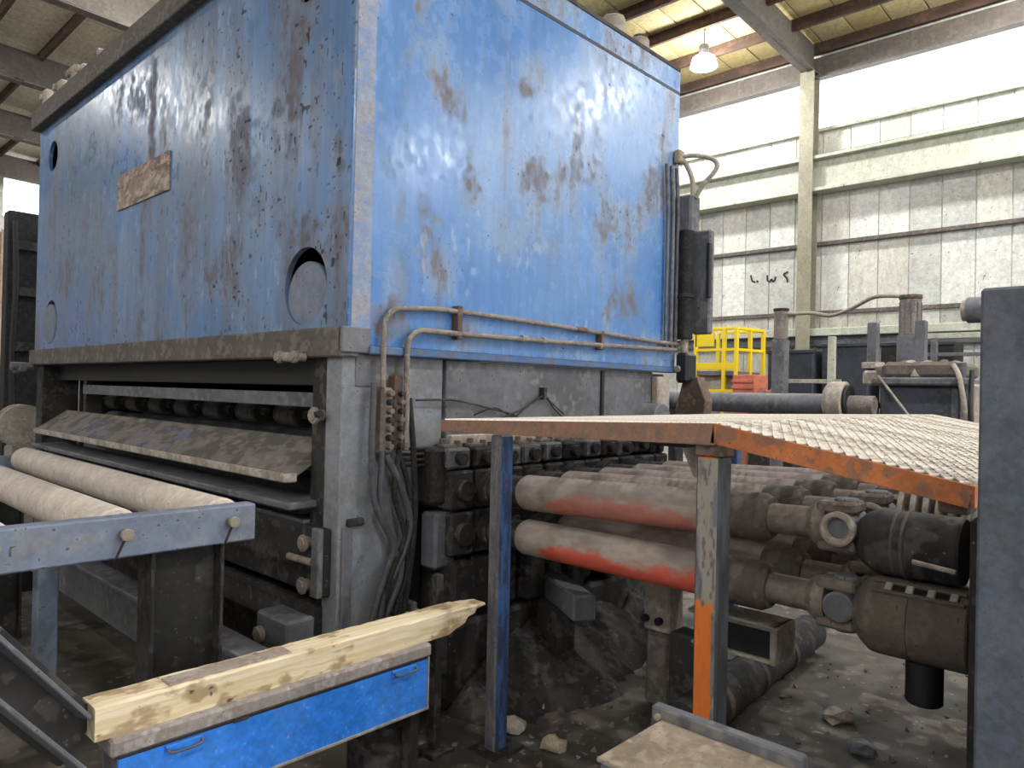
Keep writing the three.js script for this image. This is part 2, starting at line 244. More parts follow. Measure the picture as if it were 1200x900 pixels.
function struct(name, at = [0, 0, 0]) { const o = new THREE.Group(); o.name = name; o.position.set(...at); origin.set(o, V(...at)); o.userData.kind = 'structure'; scene.add(o); return o; }
function copy(src, at, label) { const c = src.clone(); c.name = numbered(src.name.replace(/_\d+$/, '')); c.position.set(...at); c.userData = { ...src.userData }; if (label) c.userData.label = label; scene.add(c); return c; }
const qX = new THREE.Quaternion().setFromUnitVectors(V(0, 1, 0), V(1, 0, 0));
const v2 = (x, y) => new THREE.Vector2(x, y);

// ------------------------------------------------------------------ the hall: x -26..14, z -12..12
const X0 = -26, X1 = 14, Z0 = -12, Z1 = 12;
const roofY = z => 8.25 + 0.05 * (12 - Math.abs(z)), rafterY = z => 7.65 + 0.03 * (12 - Math.abs(z));
const floor = struct('floor'); mb().box(X0 - 0.4, X1 + 0.4, -0.3, 0, Z0 - 0.4, Z1 + 0.4, 0.001).build('slab', M.concrete, floor);

// back wall: slab with a continuous strip of windows under the eave, faced with metal siding panels where they can be seen
{
  const w = struct('wall_back', [0, 0, Z0]);
  mb().box(X0 - 0.2, X1 + 0.2, 0, 6.6, Z0 - 0.25, Z0 - 0.03, 0.001).build('wall_slab', M.panel, w);
  mb().box(X0 - 0.2, X1 + 0.2, 7.6, 8.6, Z0 - 0.25, Z0 - 0.03, 0.001).build('wall_head', M.panel, w);
  const rows = [[0.02, 2.55], [2.86, 3.14], [3.2, 4.43], [4.49, 6.1], [6.13, 6.6]], mats = [M.panel, M.panel2, M.panel3], r = rng(5);
  for (const [y0, y1] of rows) for (let i = 0; i < 22; i++) { const x = -6.38 + i * 0.5; mb().box(x + 0.008, x + 0.492, y0, y1, Z0 - 0.03, Z0 - 0.002 - r() * 0.006, 0.006).build('panel', mats[(i + Math.floor(r() * 3)) % 3], w); }
  mb().box(X0, -6.4, 0, 6.6, Z0 - 0.03, Z0 - 0.004, 0.002).build('far_siding', M.panel, w); mb().box(4.65, X1, 0, 6.6, Z0 - 0.03, Z0 - 0.004, 0.002).build('far_siding', M.panel, w);
  for (const y of [4.46, 3.17]) mb().box(X0, X1, y - 0.035, y + 0.035, Z0 - 0.03, Z0 + 0.09, 0.004).build('girt', M.railGrime, w);
  mb().box(X0, X1, 6.58, 6.64, Z0 - 0.28, Z0 + 0.08, 0.004).build('window_sill', M.girder, w);
  // hand-brushed dark marks on the siding
  const st = (pts) => { const b = mb(); for (let i = 0; i < pts.length - 1; i++) b.bar([pts[i][0], pts[i][1], Z0 + 0.001], [pts[i + 1][0], pts[i + 1][1], Z0 + 0.001], 0.035, 0.004, 0.001, V(0, 0, 1)); return b; };
  const X = -3.76; const marks = mb();
  for (const p of [[[0, 0.17], [0.03, 0.05], [0.1, 0.02]], [[0.12, 0.05], [0.16, 0.02]], [[0.34, 0.14], [0.35, 0.03], [0.4, 0.0], [0.43, 0.06], [0.46, 0.0], [0.5, 0.03], [0.51, 0.1]], [[0.76, 0.17], [0.67, 0.13], [0.7, 0.08], [0.74, 0.05], [0.75, -0.03]]]) marks.g.push(...st(p.map(q => [X + q[0], 3.84 + q[1]])).g);
  marks.build('brush_mark', M.black, w);
  const gl = struct('window_1', [0, 6.6, Z0]);
  for (let x = X0; x < X1 - 0.1; x += 4) mb().box(x + 0.02, x + 3.98, 6.62, 7.62, Z0 - 0.16, Z0 - 0.154, 0.001).build('pane', M.glass, gl);
}
{ // left (far) end wall with one square window opening, right wall, front wall with an unseen strip of windows behind the camera, placed to bring in daylight
  const w = struct('wall_left', [X0, 0, 0]), a = -5.4, b = -4.0, y0 = 7.0, y1 = 8.25;
  mb().box(X0 - 0.25, X0, 0, y0, Z0, Z1, 0.001).box(X0 - 0.25, X0, y1, 9.2, Z0, Z1, 0.001).box(X0 - 0.25, X0, y0, y1, Z0, a, 0.001).box(X0 - 0.25, X0, y0, y1, b, Z1, 0.001).build('wall_slab', M.panel, w);
  const g = struct('window_2', [X0, y0, a]); mb().box(X0 - 0.12, X0 - 0.114, y0, y1, a, b, 0.001).build('pane', M.glass, g);
  const wr = struct('wall_right', [X1, 0, 0]); // with an unseen tall doorway, placed to let daylight onto the drive end
  mb().box(X1, X1 + 0.25, 0, 9.2, Z0, -6.5, 0.001).box(X1, X1 + 0.25, 0, 9.2, 3.5, Z1, 0.001).box(X1, X1 + 0.25, 5.5, 9.2, -6.5, 3.5, 0.001).build('wall_slab', M.panel, wr);
  mb().box(X1 - 0.02, X1 + 0.3, 5.4, 5.52, -6.6, 3.6, 0.01).box(X1 - 0.02, X1 + 0.3, 0, 5.45, -6.62, -6.5, 0.01).box(X1 - 0.02, X1 + 0.3, 0, 5.45, 3.5, 3.62, 0.01).build('unseen_door_frame', M.beam, wr);
  mb().box(X1 + 0.4, 40, -0.3, -0.02, -20, 20, 0.001).build('ground', M.concrete, scene).userData.kind = 'structure';
  const f = struct('wall_front', [0, 0, Z1]);
  mb().box(X0 - 0.2, X1 + 0.2, 0, 6.6, Z1, Z1 + 0.25, 0.001).box(X0 - 0.2, X1 + 0.2, 7.6, 8.6, Z1, Z1 + 0.25, 0.001).build('wall_slab', M.panel, f);
  const g3 = struct('window_3', [0, 6.6, Z1]);
  for (let x = X0; x < X1 - 0.1; x += 4) mb().box(x + 0.02, x + 3.98, 6.6, 7.6, Z1 + 0.15, Z1 + 0.156, 0.001).build('pane', M.glass, g3);
}
{ // roof: slab, faced insulation sheets between the purlins
  const c = struct('ceiling', [0, 8.25, 0]);
  for (const s of [-1, 1]) { const q = V(0, 0.6, 12 * s); mb().bar([(X0 + X1) / 2, 8.85 + 0.1, 0], [(X0 + X1) / 2, 8.25 + 0.08, 12.4 * s], X1 - X0 + 0.8, 0.12, 0.001).build('roof_slab', M.foil, c); }
  const r = rng(9), zs = []; for (let z = -12; z <= 11.9; z += 1.05) zs.push(z);
  for (const z of zs) { const y = roofY(z + 0.05); mb().box(X0, X1, y - 0.2, y + 0.01, z + 0.03, z + 0.1, 0.003).build('purlin', M.purlin, c); }
  const sheets = (xa, xb, za, zb, w) => { for (let i = 0; i < zs.length; i++) { const z = zs[i]; if (z < za || z > zb) continue; for (let x = xa; x < xb - 0.01; x += w) { const z2 = z + 1.05; mb().bar([x + w / 2, roofY(z + 0.1) + 0.012 + r() * 0.004, z + 0.1], [x + w / 2, roofY(z2 + 0.03) + 0.012, z2 + 0.03], w - 0.025, 0.03, 0.006).build('ceiling_sheet', x < -8.3 ? M.foilLit : r() < 0.5 ? M.foil : M.foil2, c); } } };  // left sheets use a paler foil copy, standing in for roof light
  sheets(-7.2, 2.4, -12.1, -6, 0.6); sheets(-25.2, -8.4, -5.8, -1.3, 1.2);
}
// steel frame of the hall
{
  const xs = [-24.3, -19.95, -15.6, -11.25, -6.9, -2.55, 1.8];
  let rp = null, cp = null;
  xs.forEach((x, i) => {
    const lr = x === -2.55 ? 'deep tapered roof rafter meeting the pale column beside the yellow railing' : x === -6.9 ? 'roof rafter crossing behind the top right end of the blue machine hood' : ({ '-11.25': 'broad grey roof rafter nearest the hood in the ceiling at upper left', '-15.6': 'second broad grey roof rafter from the hood in the ceiling at upper left', '-19.95': 'third grey roof rafter from the hood at upper left, above the bright window', '-24.3': 'last roof rafter in front of the far end wall at upper left' })[x] || 'roof rafter over the bright windows at the top right corner';
    const t = thing('roof_rafter', lr, 'rafter', [x, 7.65, 0]);
    for (const s of [-1, 1]) {
      mb().bar([x, (roofY(0) + rafterY(0)) / 2 - 0.02, 0], [x, (roofY(12) + rafterY(12)) / 2 - 0.02, 11.9 * s], 0.016, 0.62, 0.002).build('web', M.rafter, t);
      mb().bar([x, rafterY(0), 0], [x, rafterY(12), 11.9 * s], 0.24, 0.02, 0.003).build('flange', M.rafter, t);
    }
    if (x < -7) return;
    const lc = x === -2.55 ? 'tall pale steel column against the far siding, above the long dark shaft' : x < -2.55 ? 'pale wall column standing behind the blue machine' : 'pale wall column against the siding past the right edge';
    const k = thing('steel_column', lc, 'column', [x, 0, Z0 + 0.28], null);
    mb().box(x - 0.13, x + 0.13, 0, 7.66, Z0 + 0.36, Z0 + 0.38, 0.003).build('flange', M.beam, k); mb().box(x - 0.13, x + 0.13, 0, 7.66, Z0 + 0.1, Z0 + 0.12, 0.003).build('flange', M.beam, k);
    mb().box(x - 0.01, x + 0.01, 0, 7.66, Z0 + 0.12, Z0 + 0.36, 0.002).build('web', M.beam, k);
  });
  const e = thing('eave_beam', 'long brownish eave beam running above the bright window strip', 'beam', [0, 7.6, Z0 + 0.12]);
  mb().box(X0, X1, 7.58, 7.98, Z0 + 0.02, Z0 + 0.09, 0.004).build('channel', M.rafter, e); mb().box(X0, X1, 7.56, 7.6, Z0 + 0.02, Z0 + 0.2, 0.004).build('lip', M.rafter, e);
  const g = thing('crane_girder', 'pale green crane runway girder running along the siding below the windows', 'girder', [0, 5.4, Z0 + 0.3]);
  mb().box(X0, X1, 6.0, 6.06, Z0 + 0.0, Z0 + 0.34, 0.004).build('top_flange', M.girder, g); mb().box(X0, X1, 5.46, 6.0, Z0 + 0.17, Z0 + 0.2, 0.003).build('web', M.girder, g);
  mb().box(X0, X1, 5.4, 5.46, Z0 + 0.02, Z0 + 0.34, 0.004).build('bottom_flange', M.girder, g); mb().box(X0, X1, 6.06, 6.12, Z0 + 0.12, Z0 + 0.18, 0.004).build('crane_rail', M.rust, g);
  const l = thing('ledge_beam', 'pale greenish ledge beam along the foot of the far siding', 'beam', [0, 2.5, Z0 + 0.2]);
  mb().box(-7, 4.6, 2.72, 2.86, Z0 + 0.0, Z0 + 0.3, 0.01).build('top', M.girder, l); mb().box(-7, 4.6, 2.54, 2.72, Z0 + 0.02, Z0 + 0.18, 0.01).build('face', M.steel, l);
}
// high-bay lamps: one seen, the others unseen, placed to light the hall
{
  const spots = []; for (const x of [-9.05, -3.9, 1.25, 6.4, 11.5]) { spots.push([x, -10.2]); spots.push([x, -3]); } for (const x of [-14.2, 6.4]) spots.push([x, 4.3]); for (const x of [-21, -16.5, -12]) spots.push([x, -6.6]); spots.push([-3.9, 9.6], [6.4, 9.6]);  // the trio over the far left bay is added fill for the left roof
  spots.forEach(([x, z]) => {
    const y = roofY(z) - 0.72, seen = x === -3.9 && z === -10.2;
    const t = thing('high_bay_lamp', seen ? 'glowing high-bay lamp under the roof just past the upper right corner of the hood' : 'unseen high-bay lamp under the roof, placed to light the hall', 'lamp', [x, y, z], seen ? null : 'high-bay lamps out of view');
    mb().cyl([x, y + 0.22, z], [x, y + 0.42, z], 0.09, 16).build('ballast', M.steel, t);
    mb().cyl([x, y + 0.42, z], [x, roofY(z) + 0.03, z], 0.012, 8).build('hanger', M.steel, t);
    const pts = [v2(0.1, 0.24), v2(0.2, 0.18), v2(0.25, 0.02), v2(0.242, 0.02), v2(0.192, 0.175), v2(0.1, 0.228)]; mb().lathe(pts, [x, y, z], null, 24).build('reflector', M.acrylic, t);
    const b = mb().lathe([v2(0.001, 0.0), v2(0.15, 0.01), v2(0.225, 0.04), v2(0.18, 0.12), v2(0.001, 0.13)], [x, y, z], null, 24).build('bulb', M.lamp, t);
    const L = new THREE.PointLight(0xffffff, LAMP_CD, 0, 2); L.position.set(0, 0.06, 0); b.castShadow = false; L.castShadow = true; L.shadow.radius = 8; t.add(L);
  });
}
// ------------------------------------------------------------------ the plate leveller: long entry side on z = 0, drive end on x = 0
const lev = thing('plate_leveler', 'huge blue hooded roller leveller machine, scuffed paint above a grimy frame of rolls and guides', 'machine', [-2.5, 0, -1.4]);
{
  const HX = -5.15, HZ = -2.85, HB = 1.79, SB = 1.86, HT = 3.82;
  // hood: plates with the paint maps laid over each face
  const hood = new THREE.Group(); hood.name = 'hood'; lev.add(hood); origin.set(hood, origin.get(lev));
  const faceUV = (g, u0, w, y0, h, ax, sgn) => { const p = g.attributes.position, uv = g.attributes.uv; for (let i = 0; i < p.count; i++) uv.setXY(i, (ax === 'x' ? p.getX(i) - u0 : (p.getZ(i) - u0) * -1) / w, (p.getY(i) - y0) / h); };
  const rect = new THREE.Shape([v2(HX, SB), v2(-0.02, SB), v2(-0.02, 4.0), v2(HX, 4.0)]);
  const hole = (x, y, r) => { const p = new THREE.Path(); p.absarc(x, y, r, 0, Math.PI * 2, true); rect.holes.push(p); };
  hole(-4.72, 3.62, 0.135); hole(-0.43, 3.62, 0.1); hole(-0.39, 2.09, 0.195); hole(-4.66, 2.12, 0.19);
  const sd = mb().ext(rect, 0.03, new THREE.Matrix4().makeTranslation(0, 0, -0.03), 0); faceUV(sd.g[0], HX, 5.15, 1.88, 2.12, 'x');
  sd.build('side_panel', M.hoodSide, hood);
  const en = mb().box(-0.03, 0.0, HB, HT, HZ, 0.0, 0.008); faceUV(en.g[0], 0, 2.85, HB, 2.03, 'z'); en.build('end_panel', M.hoodEnd, hood);
  const cap = mb().box(-0.03, 0.0, HT + 0.012, 3.99, HZ, 0.0, 0.006); faceUV(cap.g[0], 0, 2.85, 2.9, 2.03, 'z'); cap.build('top_strip', M.hoodEnd, hood);
  mb().box(-0.031, -0.002, HT - 0.002, HT + 0.014, HZ + 0.005, -0.005, 0.001).build('seam', M.black, hood);
  mb().box(HX, -0.03, SB, 3.98, HZ, HZ + 0.03, 0.004).box(HX, HX + 0.03, SB, 3.98, HZ + 0.03, -0.03, 0.004).build('rear_panel', M.blue, hood);
  mb().box(HX, 0, 3.99, 4.02, HZ, 0, 0.004).build('top_panel', M.grime, hood);
  mb().box(HX - 0.02, -0.3, 3.93, 4.1, -0.02, 0.075, 0.006).build('top_flange', M.railGrime, hood);
  // black plate seen through the holes, slipped cover discs
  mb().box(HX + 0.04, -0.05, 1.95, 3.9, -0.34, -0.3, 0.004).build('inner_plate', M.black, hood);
  mb().cyl([-0.395, 2.035, -0.05], [-0.395, 2.035, -0.012], 0.182, 40).build('cover_disc', M.bluegrey, hood);
  mb().cyl([-4.68, 2.1, -0.05], [-4.68, 2.1, 0.006], 0.178, 40).build('cover_disc', M.bluegrey, hood);
  { const np = mb().box(-3.02, -2.08, 2.86, 3.12, 0.0, 0.012, 0.003); const p = np.g[0].attributes.position, uv = np.g[0].attributes.uv; for (let i = 0; i < p.count; i++) uv.setXY(i, (p.getX(i) + 3.02) / 0.94, (p.getY(i) - 2.86) / 0.26); const n = np.build('nameplate', M.plate, hood); n.userData.label = 'tan peeling nameplate'; }
  // clutter along the top edge
  const ch = rng(77);
  for (const [x, w, h] of [[-4.95, 0.1, 0.16], [-4.6, 0.22, 0.12], [-4.2, 0.16, 0.15], [-3.9, 0.1, 0.09], [-3.4, 0.12, 0.05], [-2.1, 0.08, 0.06]]) mb().box(x, x + w, 4.08, 4.1 + h, -0.03, 0.05, 0.02).cyl([x + w * 0.5, 4.1 + h * 0.5, -0.05], [x + w * 0.5, 4.1 + h * 0.5, 0.075], 0.03, 10).build('clamp', ch() < 0.6 ? M.dust : M.paleSteel, hood);
  for (const [x, z, r, h] of [[-0.04, -2.18, 0.085, 0.16], [-0.02, -2.47, 0.075, 0.11]]) { mb().cyl([x - 0.1, 4.0, z], [x - 0.1, 4.02 + h, z], r, 8).build('tie_rod_nut', M.paleSteel, hood); mb().cyl([x - 0.1, 4.02 + h, z], [x - 0.1, 4.05 + h, z], r * 0.6, 16).build('tie_rod_end', M.grime, hood); }
  mb().box(-0.001, 0.006, HB + 0.01, 3.96, -0.11, -0.006, 0.002).build('corner_strip', M.cornerPaint, hood);

  // skirt rail under the hood on the entry side, corner plate
  mb().box(HX, -0.0, 1.735, 1.875, -0.06, 0.045, 0.008).build('skirt_rail', M.railGrime, lev);
  mb().box(-0.02, 0.012, 1.755, 1.875, -0.11, 0.045, 0.006).build('corner_plate', M.steel, lev);
  mb().box(-0.06, 0.03, 1.752, 1.792, HZ, -0.1, 0.006).build('lower_flange', M.blue, lev);
  mb().box(HX + 0.1, -0.14, 1.6, 1.74, -2.7, -0.12, 0.004).build('upper_black_slab', M.black, lev);  // black slab filling the dark space under the hood

  // frame: corner columns, drive end housing plates
  const col = (x0, x1, z0, z1, y0, y1, m, n = 'column') => mb().box(x0, x1, y0, y1, z0, z1, 0.006).build(n, m, lev);
  col(-0.3, -0.16, -0.12, 0.0, 0, 1.74, M.grime); col(-5.05, -4.86, -0.3, 0.0, 0, 1.74, M.grime); col(-5.05, -4.7, -2.8, -2.5, 0, 1.74, M.grime); col(-0.3, -0.06, -2.8, -2.62, 0, 1.74, M.steel);
  { // housing plate beside the corner, necking in below the cross beam
    const s = new THREE.Shape([v2(-0.005, 0), v2(0.4, 0), v2(0.4, 1.05), v2(0.52, 1.3), v2(0.6, 1.32), v2(0.6, 1.755), v2(-0.005, 1.755)]);
    mb().ext(s, 0.12, new THREE.Matrix4().makeRotationY(Math.PI / 2).setPosition(-0.16, 0, 0), 0.005).build('housing_plate', M.housing, lev);
    mb().box(-0.045, -0.028, 1.6, 1.76, -0.34, -0.06, 0.004).build('stiffener', M.steel, lev);
    mb().box(-0.045, -0.02, 0.0, 0.95, -0.06, -0.006, 0.006).build('edge_strip', M.steel, lev);
    for (const y of [0.95, 0.36]) mb().box(-0.05, -0.012, y, y + 0.035, -0.12, -0.03, 0.006).build('lug', M.grime, lev);
    mb().box(-0.24, -0.02, 1.34, 1.75, -1.98, -0.62, 0.006).build('cross_beam', M.steel, lev);
    mb().box(-0.24, -0.03, 1.3, 1.75, -2.6, -2.0, 0.006).build('cross_beam', M.steel, lev);
    mb().box(-0.025, 0.02, 1.31, 1.36, -2.3, -0.62, 0.006).build('cable_tray', M.dust, lev);
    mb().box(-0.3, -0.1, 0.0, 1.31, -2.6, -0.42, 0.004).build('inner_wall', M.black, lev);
    mb().box(-0.05, 0.14, 0.0, 0.42, -2.55, -0.5, 0.02).build('base_sill', M.grime, lev);
    mb().cyl([-0.05, 1.42, -2.5], [0.12, 1.42, -2.5], 0.11, 24).cyl([0.1, 1.42, -2.5], [0.15, 1.42, -2.5], 0.05, 16).build('round_cover', M.steel, lev); mb().box(-0.03, 0.03, 1.46, 1.72, -2.74, -2.58, 0.01).build('side_bracket', M.dust, lev);
  }
  mb().box(-4.9, -0.3, 0.3, 1.75, -2.72, -2.66, 0.004).build('unseen_rear_plate', M.black, lev); mb().box(-4.86, -4.8, 0.3, 1.75, -2.66, -0.3, 0.004).build('unseen_end_plate', M.black, lev);  // unseen black plates placed to keep the roll opening dark
  // entry opening: bars, sloping guide with lip, second lip, beams below
  mb().box(-4.0, -0.3, 1.49, 1.565, -0.12, -0.08, 0.004).build('cross_bar', M.steel, lev);
  mb().box(-4.12, -4.05, 1.2, 1.6, -0.25, -0.12, 0.004).build('hanger_bar', M.grime, lev);
  { const s = new THREE.Shape([v2(-0.12, 1.33), v2(-0.09, 1.335), v2(0.13, 1.185), v2(0.13, 1.15), v2(0.1, 1.15), v2(-0.12, 1.29)]);
    const b = mb().ext(s, 4.15, new THREE.Matrix4().makeRotationY(-Math.PI / 2).setPosition(-0.3, 0, 0), 0.002); b.g[0].scale(1, 1, 1);
    const g = b.g[0], p = g.attributes.position; // the shape's x runs along world z
    const uv = g.attributes.uv; for (let i = 0; i < p.count; i++) uv.setXY(i, p.getX(i), (p.getY(i) - 1.15) * 1.3); b.build('guide_plate', M.chalked, lev); }
  mb().box(-4.5, -0.28, 1.14, 1.182, 0.08, 0.15, 0.006).build('guide_lip', M.dust, lev);
  mb().box(-4.55, -0.24, 1.015, 1.05, -0.1, 0.15, 0.008).build('lower_lip', M.steel, lev);
  mb().box(-4.6, -0.3, 0.98, 1.015, -0.1, 0.06, 0.004).build('lip_support', M.grime, lev);
  mb().box(-4.7, -0.09, 0.62, 0.935, -0.05, 0.045, 0.01).build('lower_beam', M.grime, lev);
  mb().box(-4.7, -0.3, 0.925, 0.95, -0.05, 0.03, 0.006).build('beam_cap', M.steel, lev);
  mb().box(-0.16, -0.095, 0.62, 0.94, 0.045, 0.075, 0.006).build('beam_end_plate', M.steel, lev);
  mb().bar([-4.6, 0.5, 0.02], [-0.15, 0.5, 0.02], 0.1, 0.16, 0.02).build('foot_beam', M.grime, lev);
  mb().box(-0.42, -0.14, 0.36, 0.53, 0.05, 0.2, 0.012).build('jack_block', M.steel, lev); mb().cyl([-0.36, 0.43, 0.2], [-0.36, 0.43, 0.23], 0.04, 8).build('block_bolt', M.dust, lev);
  mb().box(-4.8, -0.1, 0, 0.3, -2.4, -0.2, 0.01).build('sole_plate', M.grime, lev);
  // work rolls across the machine
  for (let i = 0; i < 7; i++) { const z = -0.25 - i * 0.33; mb().cyl([-4.85, 1.23, z], [-0.3, 1.23, z], 0.085, 24).build('upper_roll', M.steel, lev); mb().cyl([-4.85, 1.0 - 0.03, z - 0.16], [-0.3, 0.97, z - 0.16], 0.085, 24).build('lower_roll', M.steel, lev); }
  for (let i = 0; i < 9; i++) { const x = -4.5 + i * 0.48; mb().cyl([x, 1.43, -0.32], [x + 0.24, 1.43, -0.32], 0.07, 20).cyl([x - 0.05, 1.43, -0.32], [x + 0.29, 1.43, -0.32], 0.025, 10).build('backup_roll', M.grime, lev); }
  // pale bolts and pins on the entry side
  const bolt = (x, y, z, r, l, m = M.paleSteel) => mb().cyl([x, y, z], [x, y, z + l], r, 6).cyl([x, y, z + l * 0.55], [x, y, z + l * 0.85], r * 1.35, 12).build('bolt', m, lev);
  bolt(-0.42, 1.735, 0.045, 0.022, 0.09); bolt(-0.3, 1.735, 0.045, 0.022, 0.08); mb().cyl([-0.43, 1.735, 0.1], [-0.29, 1.735, 0.1], 0.024, 10).build('pin', M.paleSteel, lev);
  bolt(-0.2, 1.46, 0.0, 0.03, 0.07); mb().cyl([-0.21, 1.46, 0.05], [-0.14, 1.47, 0.05], 0.018, 8).build('pin', M.grime, lev);
  bolt(-0.22, 0.86, 0.045, 0.03, 0.05); bolt(-0.22, 0.66, 0.045, 0.03, 0.05); mb().cyl([-0.38, 0.77, 0.06], [-0.17, 0.775, 0.06], 0.018, 8).build('pin', M.paleSteel, lev);
  mb().cyl([-5.1, 1.72, 0.02], [-5.1, 1.72, 0.2], 0.04, 10).cyl([-5.28, 1.68, 0.12], [-5.0, 1.7, 0.12], 0.03, 10).build('valve', M.steel, lev);

  // drive end: bearing chocks in two rows with caps, bolts and necks
  const r = rng(21);
  for (let i = 0; i < 11; i++) {
    const z = -0.52 - i * 0.185, dy = (r() - 0.5) * 0.015;
    const a = mb().box(-0.1, 0.1 + r() * 0.03, 1.195 + dy, 1.3 + dy, z - 0.16, z, 0.012).build('upper_chock', r() < 0.65 ? M.steel : M.grime, lev);
    mb().cyl([0.02, 1.3 + dy, z - 0.05], [0.02, 1.345 + dy, z - 0.05], 0.022, 6).cyl([0.05, 1.3 + dy, z - 0.12], [0.05, 1.335 + dy, z - 0.12], 0.018, 6).box(0.0, 0.06, 1.3 + dy, 1.318 + dy, z - 0.15, z - 0.02, 0.003).build('chock_bolt', M.midDust, a);
    mb().cyl([0.1, 1.25 + dy, z - 0.08], [0.15, 1.25 + dy, z - 0.08], 0.035, 12).build('chock_cap', M.grime, a);
    const c = mb().box(-0.1, 0.12 + r() * 0.04, 0.99, 1.185, z - 0.165, z - 0.005, 0.012).build('middle_chock', M.grime, lev);
    mb().cyl([0.12, 1.09, z - 0.085], [0.175, 1.09, z - 0.085], 0.055, 16).build('chock_cap', M.grime, c);
    mb().box(-0.1, 0.12 + r() * 0.05, 0.76, 0.975, z - 0.165, z - 0.005, 0.012).build('lower_chock', M.grime, lev);
    if (i < 10) mb().cyl([0.1, 0.87, z - 0.085], [0.175, 0.87, z - 0.085], 0.06, 16).build('lower_cap', r() < 0.4 ? M.rust : M.grime, lev);
    mb().box(-0.1, 0.06 + r() * 0.12, 0.44, 0.73, z - 0.16, z - 0.01, 0.02).build('wedge_block', M.grime, lev);
  }
  mb().box(-0.05, 0.09, 1.02, 1.3, -0.57, -0.44, 0.015).build('end_chock', M.rubber, lev);
  mb().box(-0.02, 0.1, 0.7, 0.98, -0.6, -0.46, 0.015).build('end_chock', M.steel, lev);

  // oil pipes along the hood
  const P = (pts, rad, n, m) => mb().tube(pts, rad, 10, pts.length * 8).build(n, m, lev);
  P([[0.035, 1.6, -0.17], [0.035, 1.86, -0.168], [0.035, 1.93, -0.18], [0.035, 1.972, -0.23], [0.035, 1.985, -0.32], [0.035, 2.0, -0.64], [0.035, 1.985, -1.6], [0.035, 1.965, -2.5], [0.035, 1.965, -2.84]], 0.014, 'oil_pipe', M.pipeBrown);
  P([[0.04, 1.3, -0.31], [0.04, 1.5, -0.31], [0.04, 1.78, -0.305], [0.04, 1.84, -0.32], [0.04, 1.878, -0.37], [0.04, 1.885, -0.46], [0.04, 1.885, -0.7], [0.04, 1.895, -1.6], [0.04, 1.92, -2.8]], 0.015, 'oil_pipe', M.pipeBrown);
  mb().box(0, 0.05, 1.855, 2.03, -0.66, -0.625, 0.003).build('pipe_clip', M.rust, lev);
  mb().box(0, 0.05, 1.87, 1.99, -1.9, -1.87, 0.003).build('pipe_clip', M.rust, lev);
  for (const [z, a] of [[-1.12, 0.05], [-1.3, 0.03], [-1.85, 0.025]]) mb().cyl([0.04, 1.893, z], [0.04, 1.893, z - a], 0.02, 10).build('pipe_joint', M.paleSteel, lev);
  mb().cyl([0.035, 1.985, -1.62], [0.035, 1.985, -1.72], 0.018, 10).build('pipe_joint', M.rust, lev);
  // vertical conduits at the far edge of the end face
  for (const [z, rad] of [[-2.66, 0.013], [-2.73, 0.016], [-2.8, 0.014]]) P([[0.03, 3.25, z + 0.03], [0.03, 2.9, z], [0.03, 2.3, z], [0.03, 1.98, z], [0.03, 1.93, z - 0.02]], rad, 'conduit', M.steel);
  // manifold on the housing plate and hoses falling from it
  const X = -0.01;
  mb().box(X - 0.03, X + 0.05, 1.28, 1.6, -0.235, -0.165, 0.012).build('valve_manifold', M.midDust, lev);
  mb().box(X - 0.03, X + 0.04, 1.3, 1.66, -0.3, -0.25, 0.01).build('valve_manifold', M.rust, lev);
  for (let i = 0; i < 7; i++) { const y = 1.32 + i * 0.042; mb().cyl([X + 0.05, y, -0.2], [X + 0.085, y, -0.2], 0.015, 8).build('fitting', i % 2 ? M.grime : M.midDust, lev); mb().cyl([X + 0.04, y, -0.275], [X + 0.07, y, -0.275], 0.014, 8).build('fitting', i % 2 ? M.midDust : M.grime, lev); }
  for (let i = 0; i < 4; i++) P([[X, 1.3 - i * 0.028, -0.33], [X + 0.03, 1.3 - i * 0.028, -0.42], [X, 1.3 - i * 0.03, -0.62]], 0.008, 'thin_pipe', M.grime);
  const H = (pts, rad = 0.016, m = M.hose) => P(pts, rad, 'hose', m);
  H([[0.02, 1.62, -0.13], [0.03, 1.3, -0.12], [0.04, 1.05, -0.14], [0.05, 0.85, -0.24], [0.05, 0.72, -0.2], [0.04, 0.5, -0.13], [0.03, 0.36, -0.12]]);
  H([[0.03, 1.3, -0.18], [0.04, 1.05, -0.17], [0.05, 0.85, -0.24], [0.06, 0.7, -0.28], [0.05, 0.5, -0.2], [0.04, 0.36, -0.18]]);
  H([[0.03, 1.28, -0.2], [0.05, 1.12, -0.28], [0.06, 0.95, -0.33], [0.06, 0.8, -0.29], [0.05, 0.62, -0.2], [0.04, 0.36, -0.16]], 0.018);
  H([[0.03, 1.3, -0.27], [0.05, 1.1, -0.33], [0.06, 0.9, -0.31], [0.06, 0.7, -0.22], [0.05, 0.52, -0.19], [0.04, 0.36, -0.21]], 0.014, M.rubber);
  H([[0.03, 1.3, -0.28], [0.05, 1.1, -0.24], [0.06, 0.9, -0.3], [0.06, 0.72, -0.32], [0.05, 0.55, -0.27], [0.04, 0.36, -0.25]], 0.014, M.rubber);
  H([[0.035, 1.55, -0.33], [0.05, 1.3, -0.35], [0.06, 1.0, -0.36], [0.06, 0.75, -0.34], [0.05, 0.5, -0.31]], 0.015, M.rubber);
  for (const z of [-0.14, -0.19, -0.235]) mb().cyl([0.04, 0.36, z], [0.04, 0.26, z], 0.024, 8).build('hose_end', M.grime, lev);
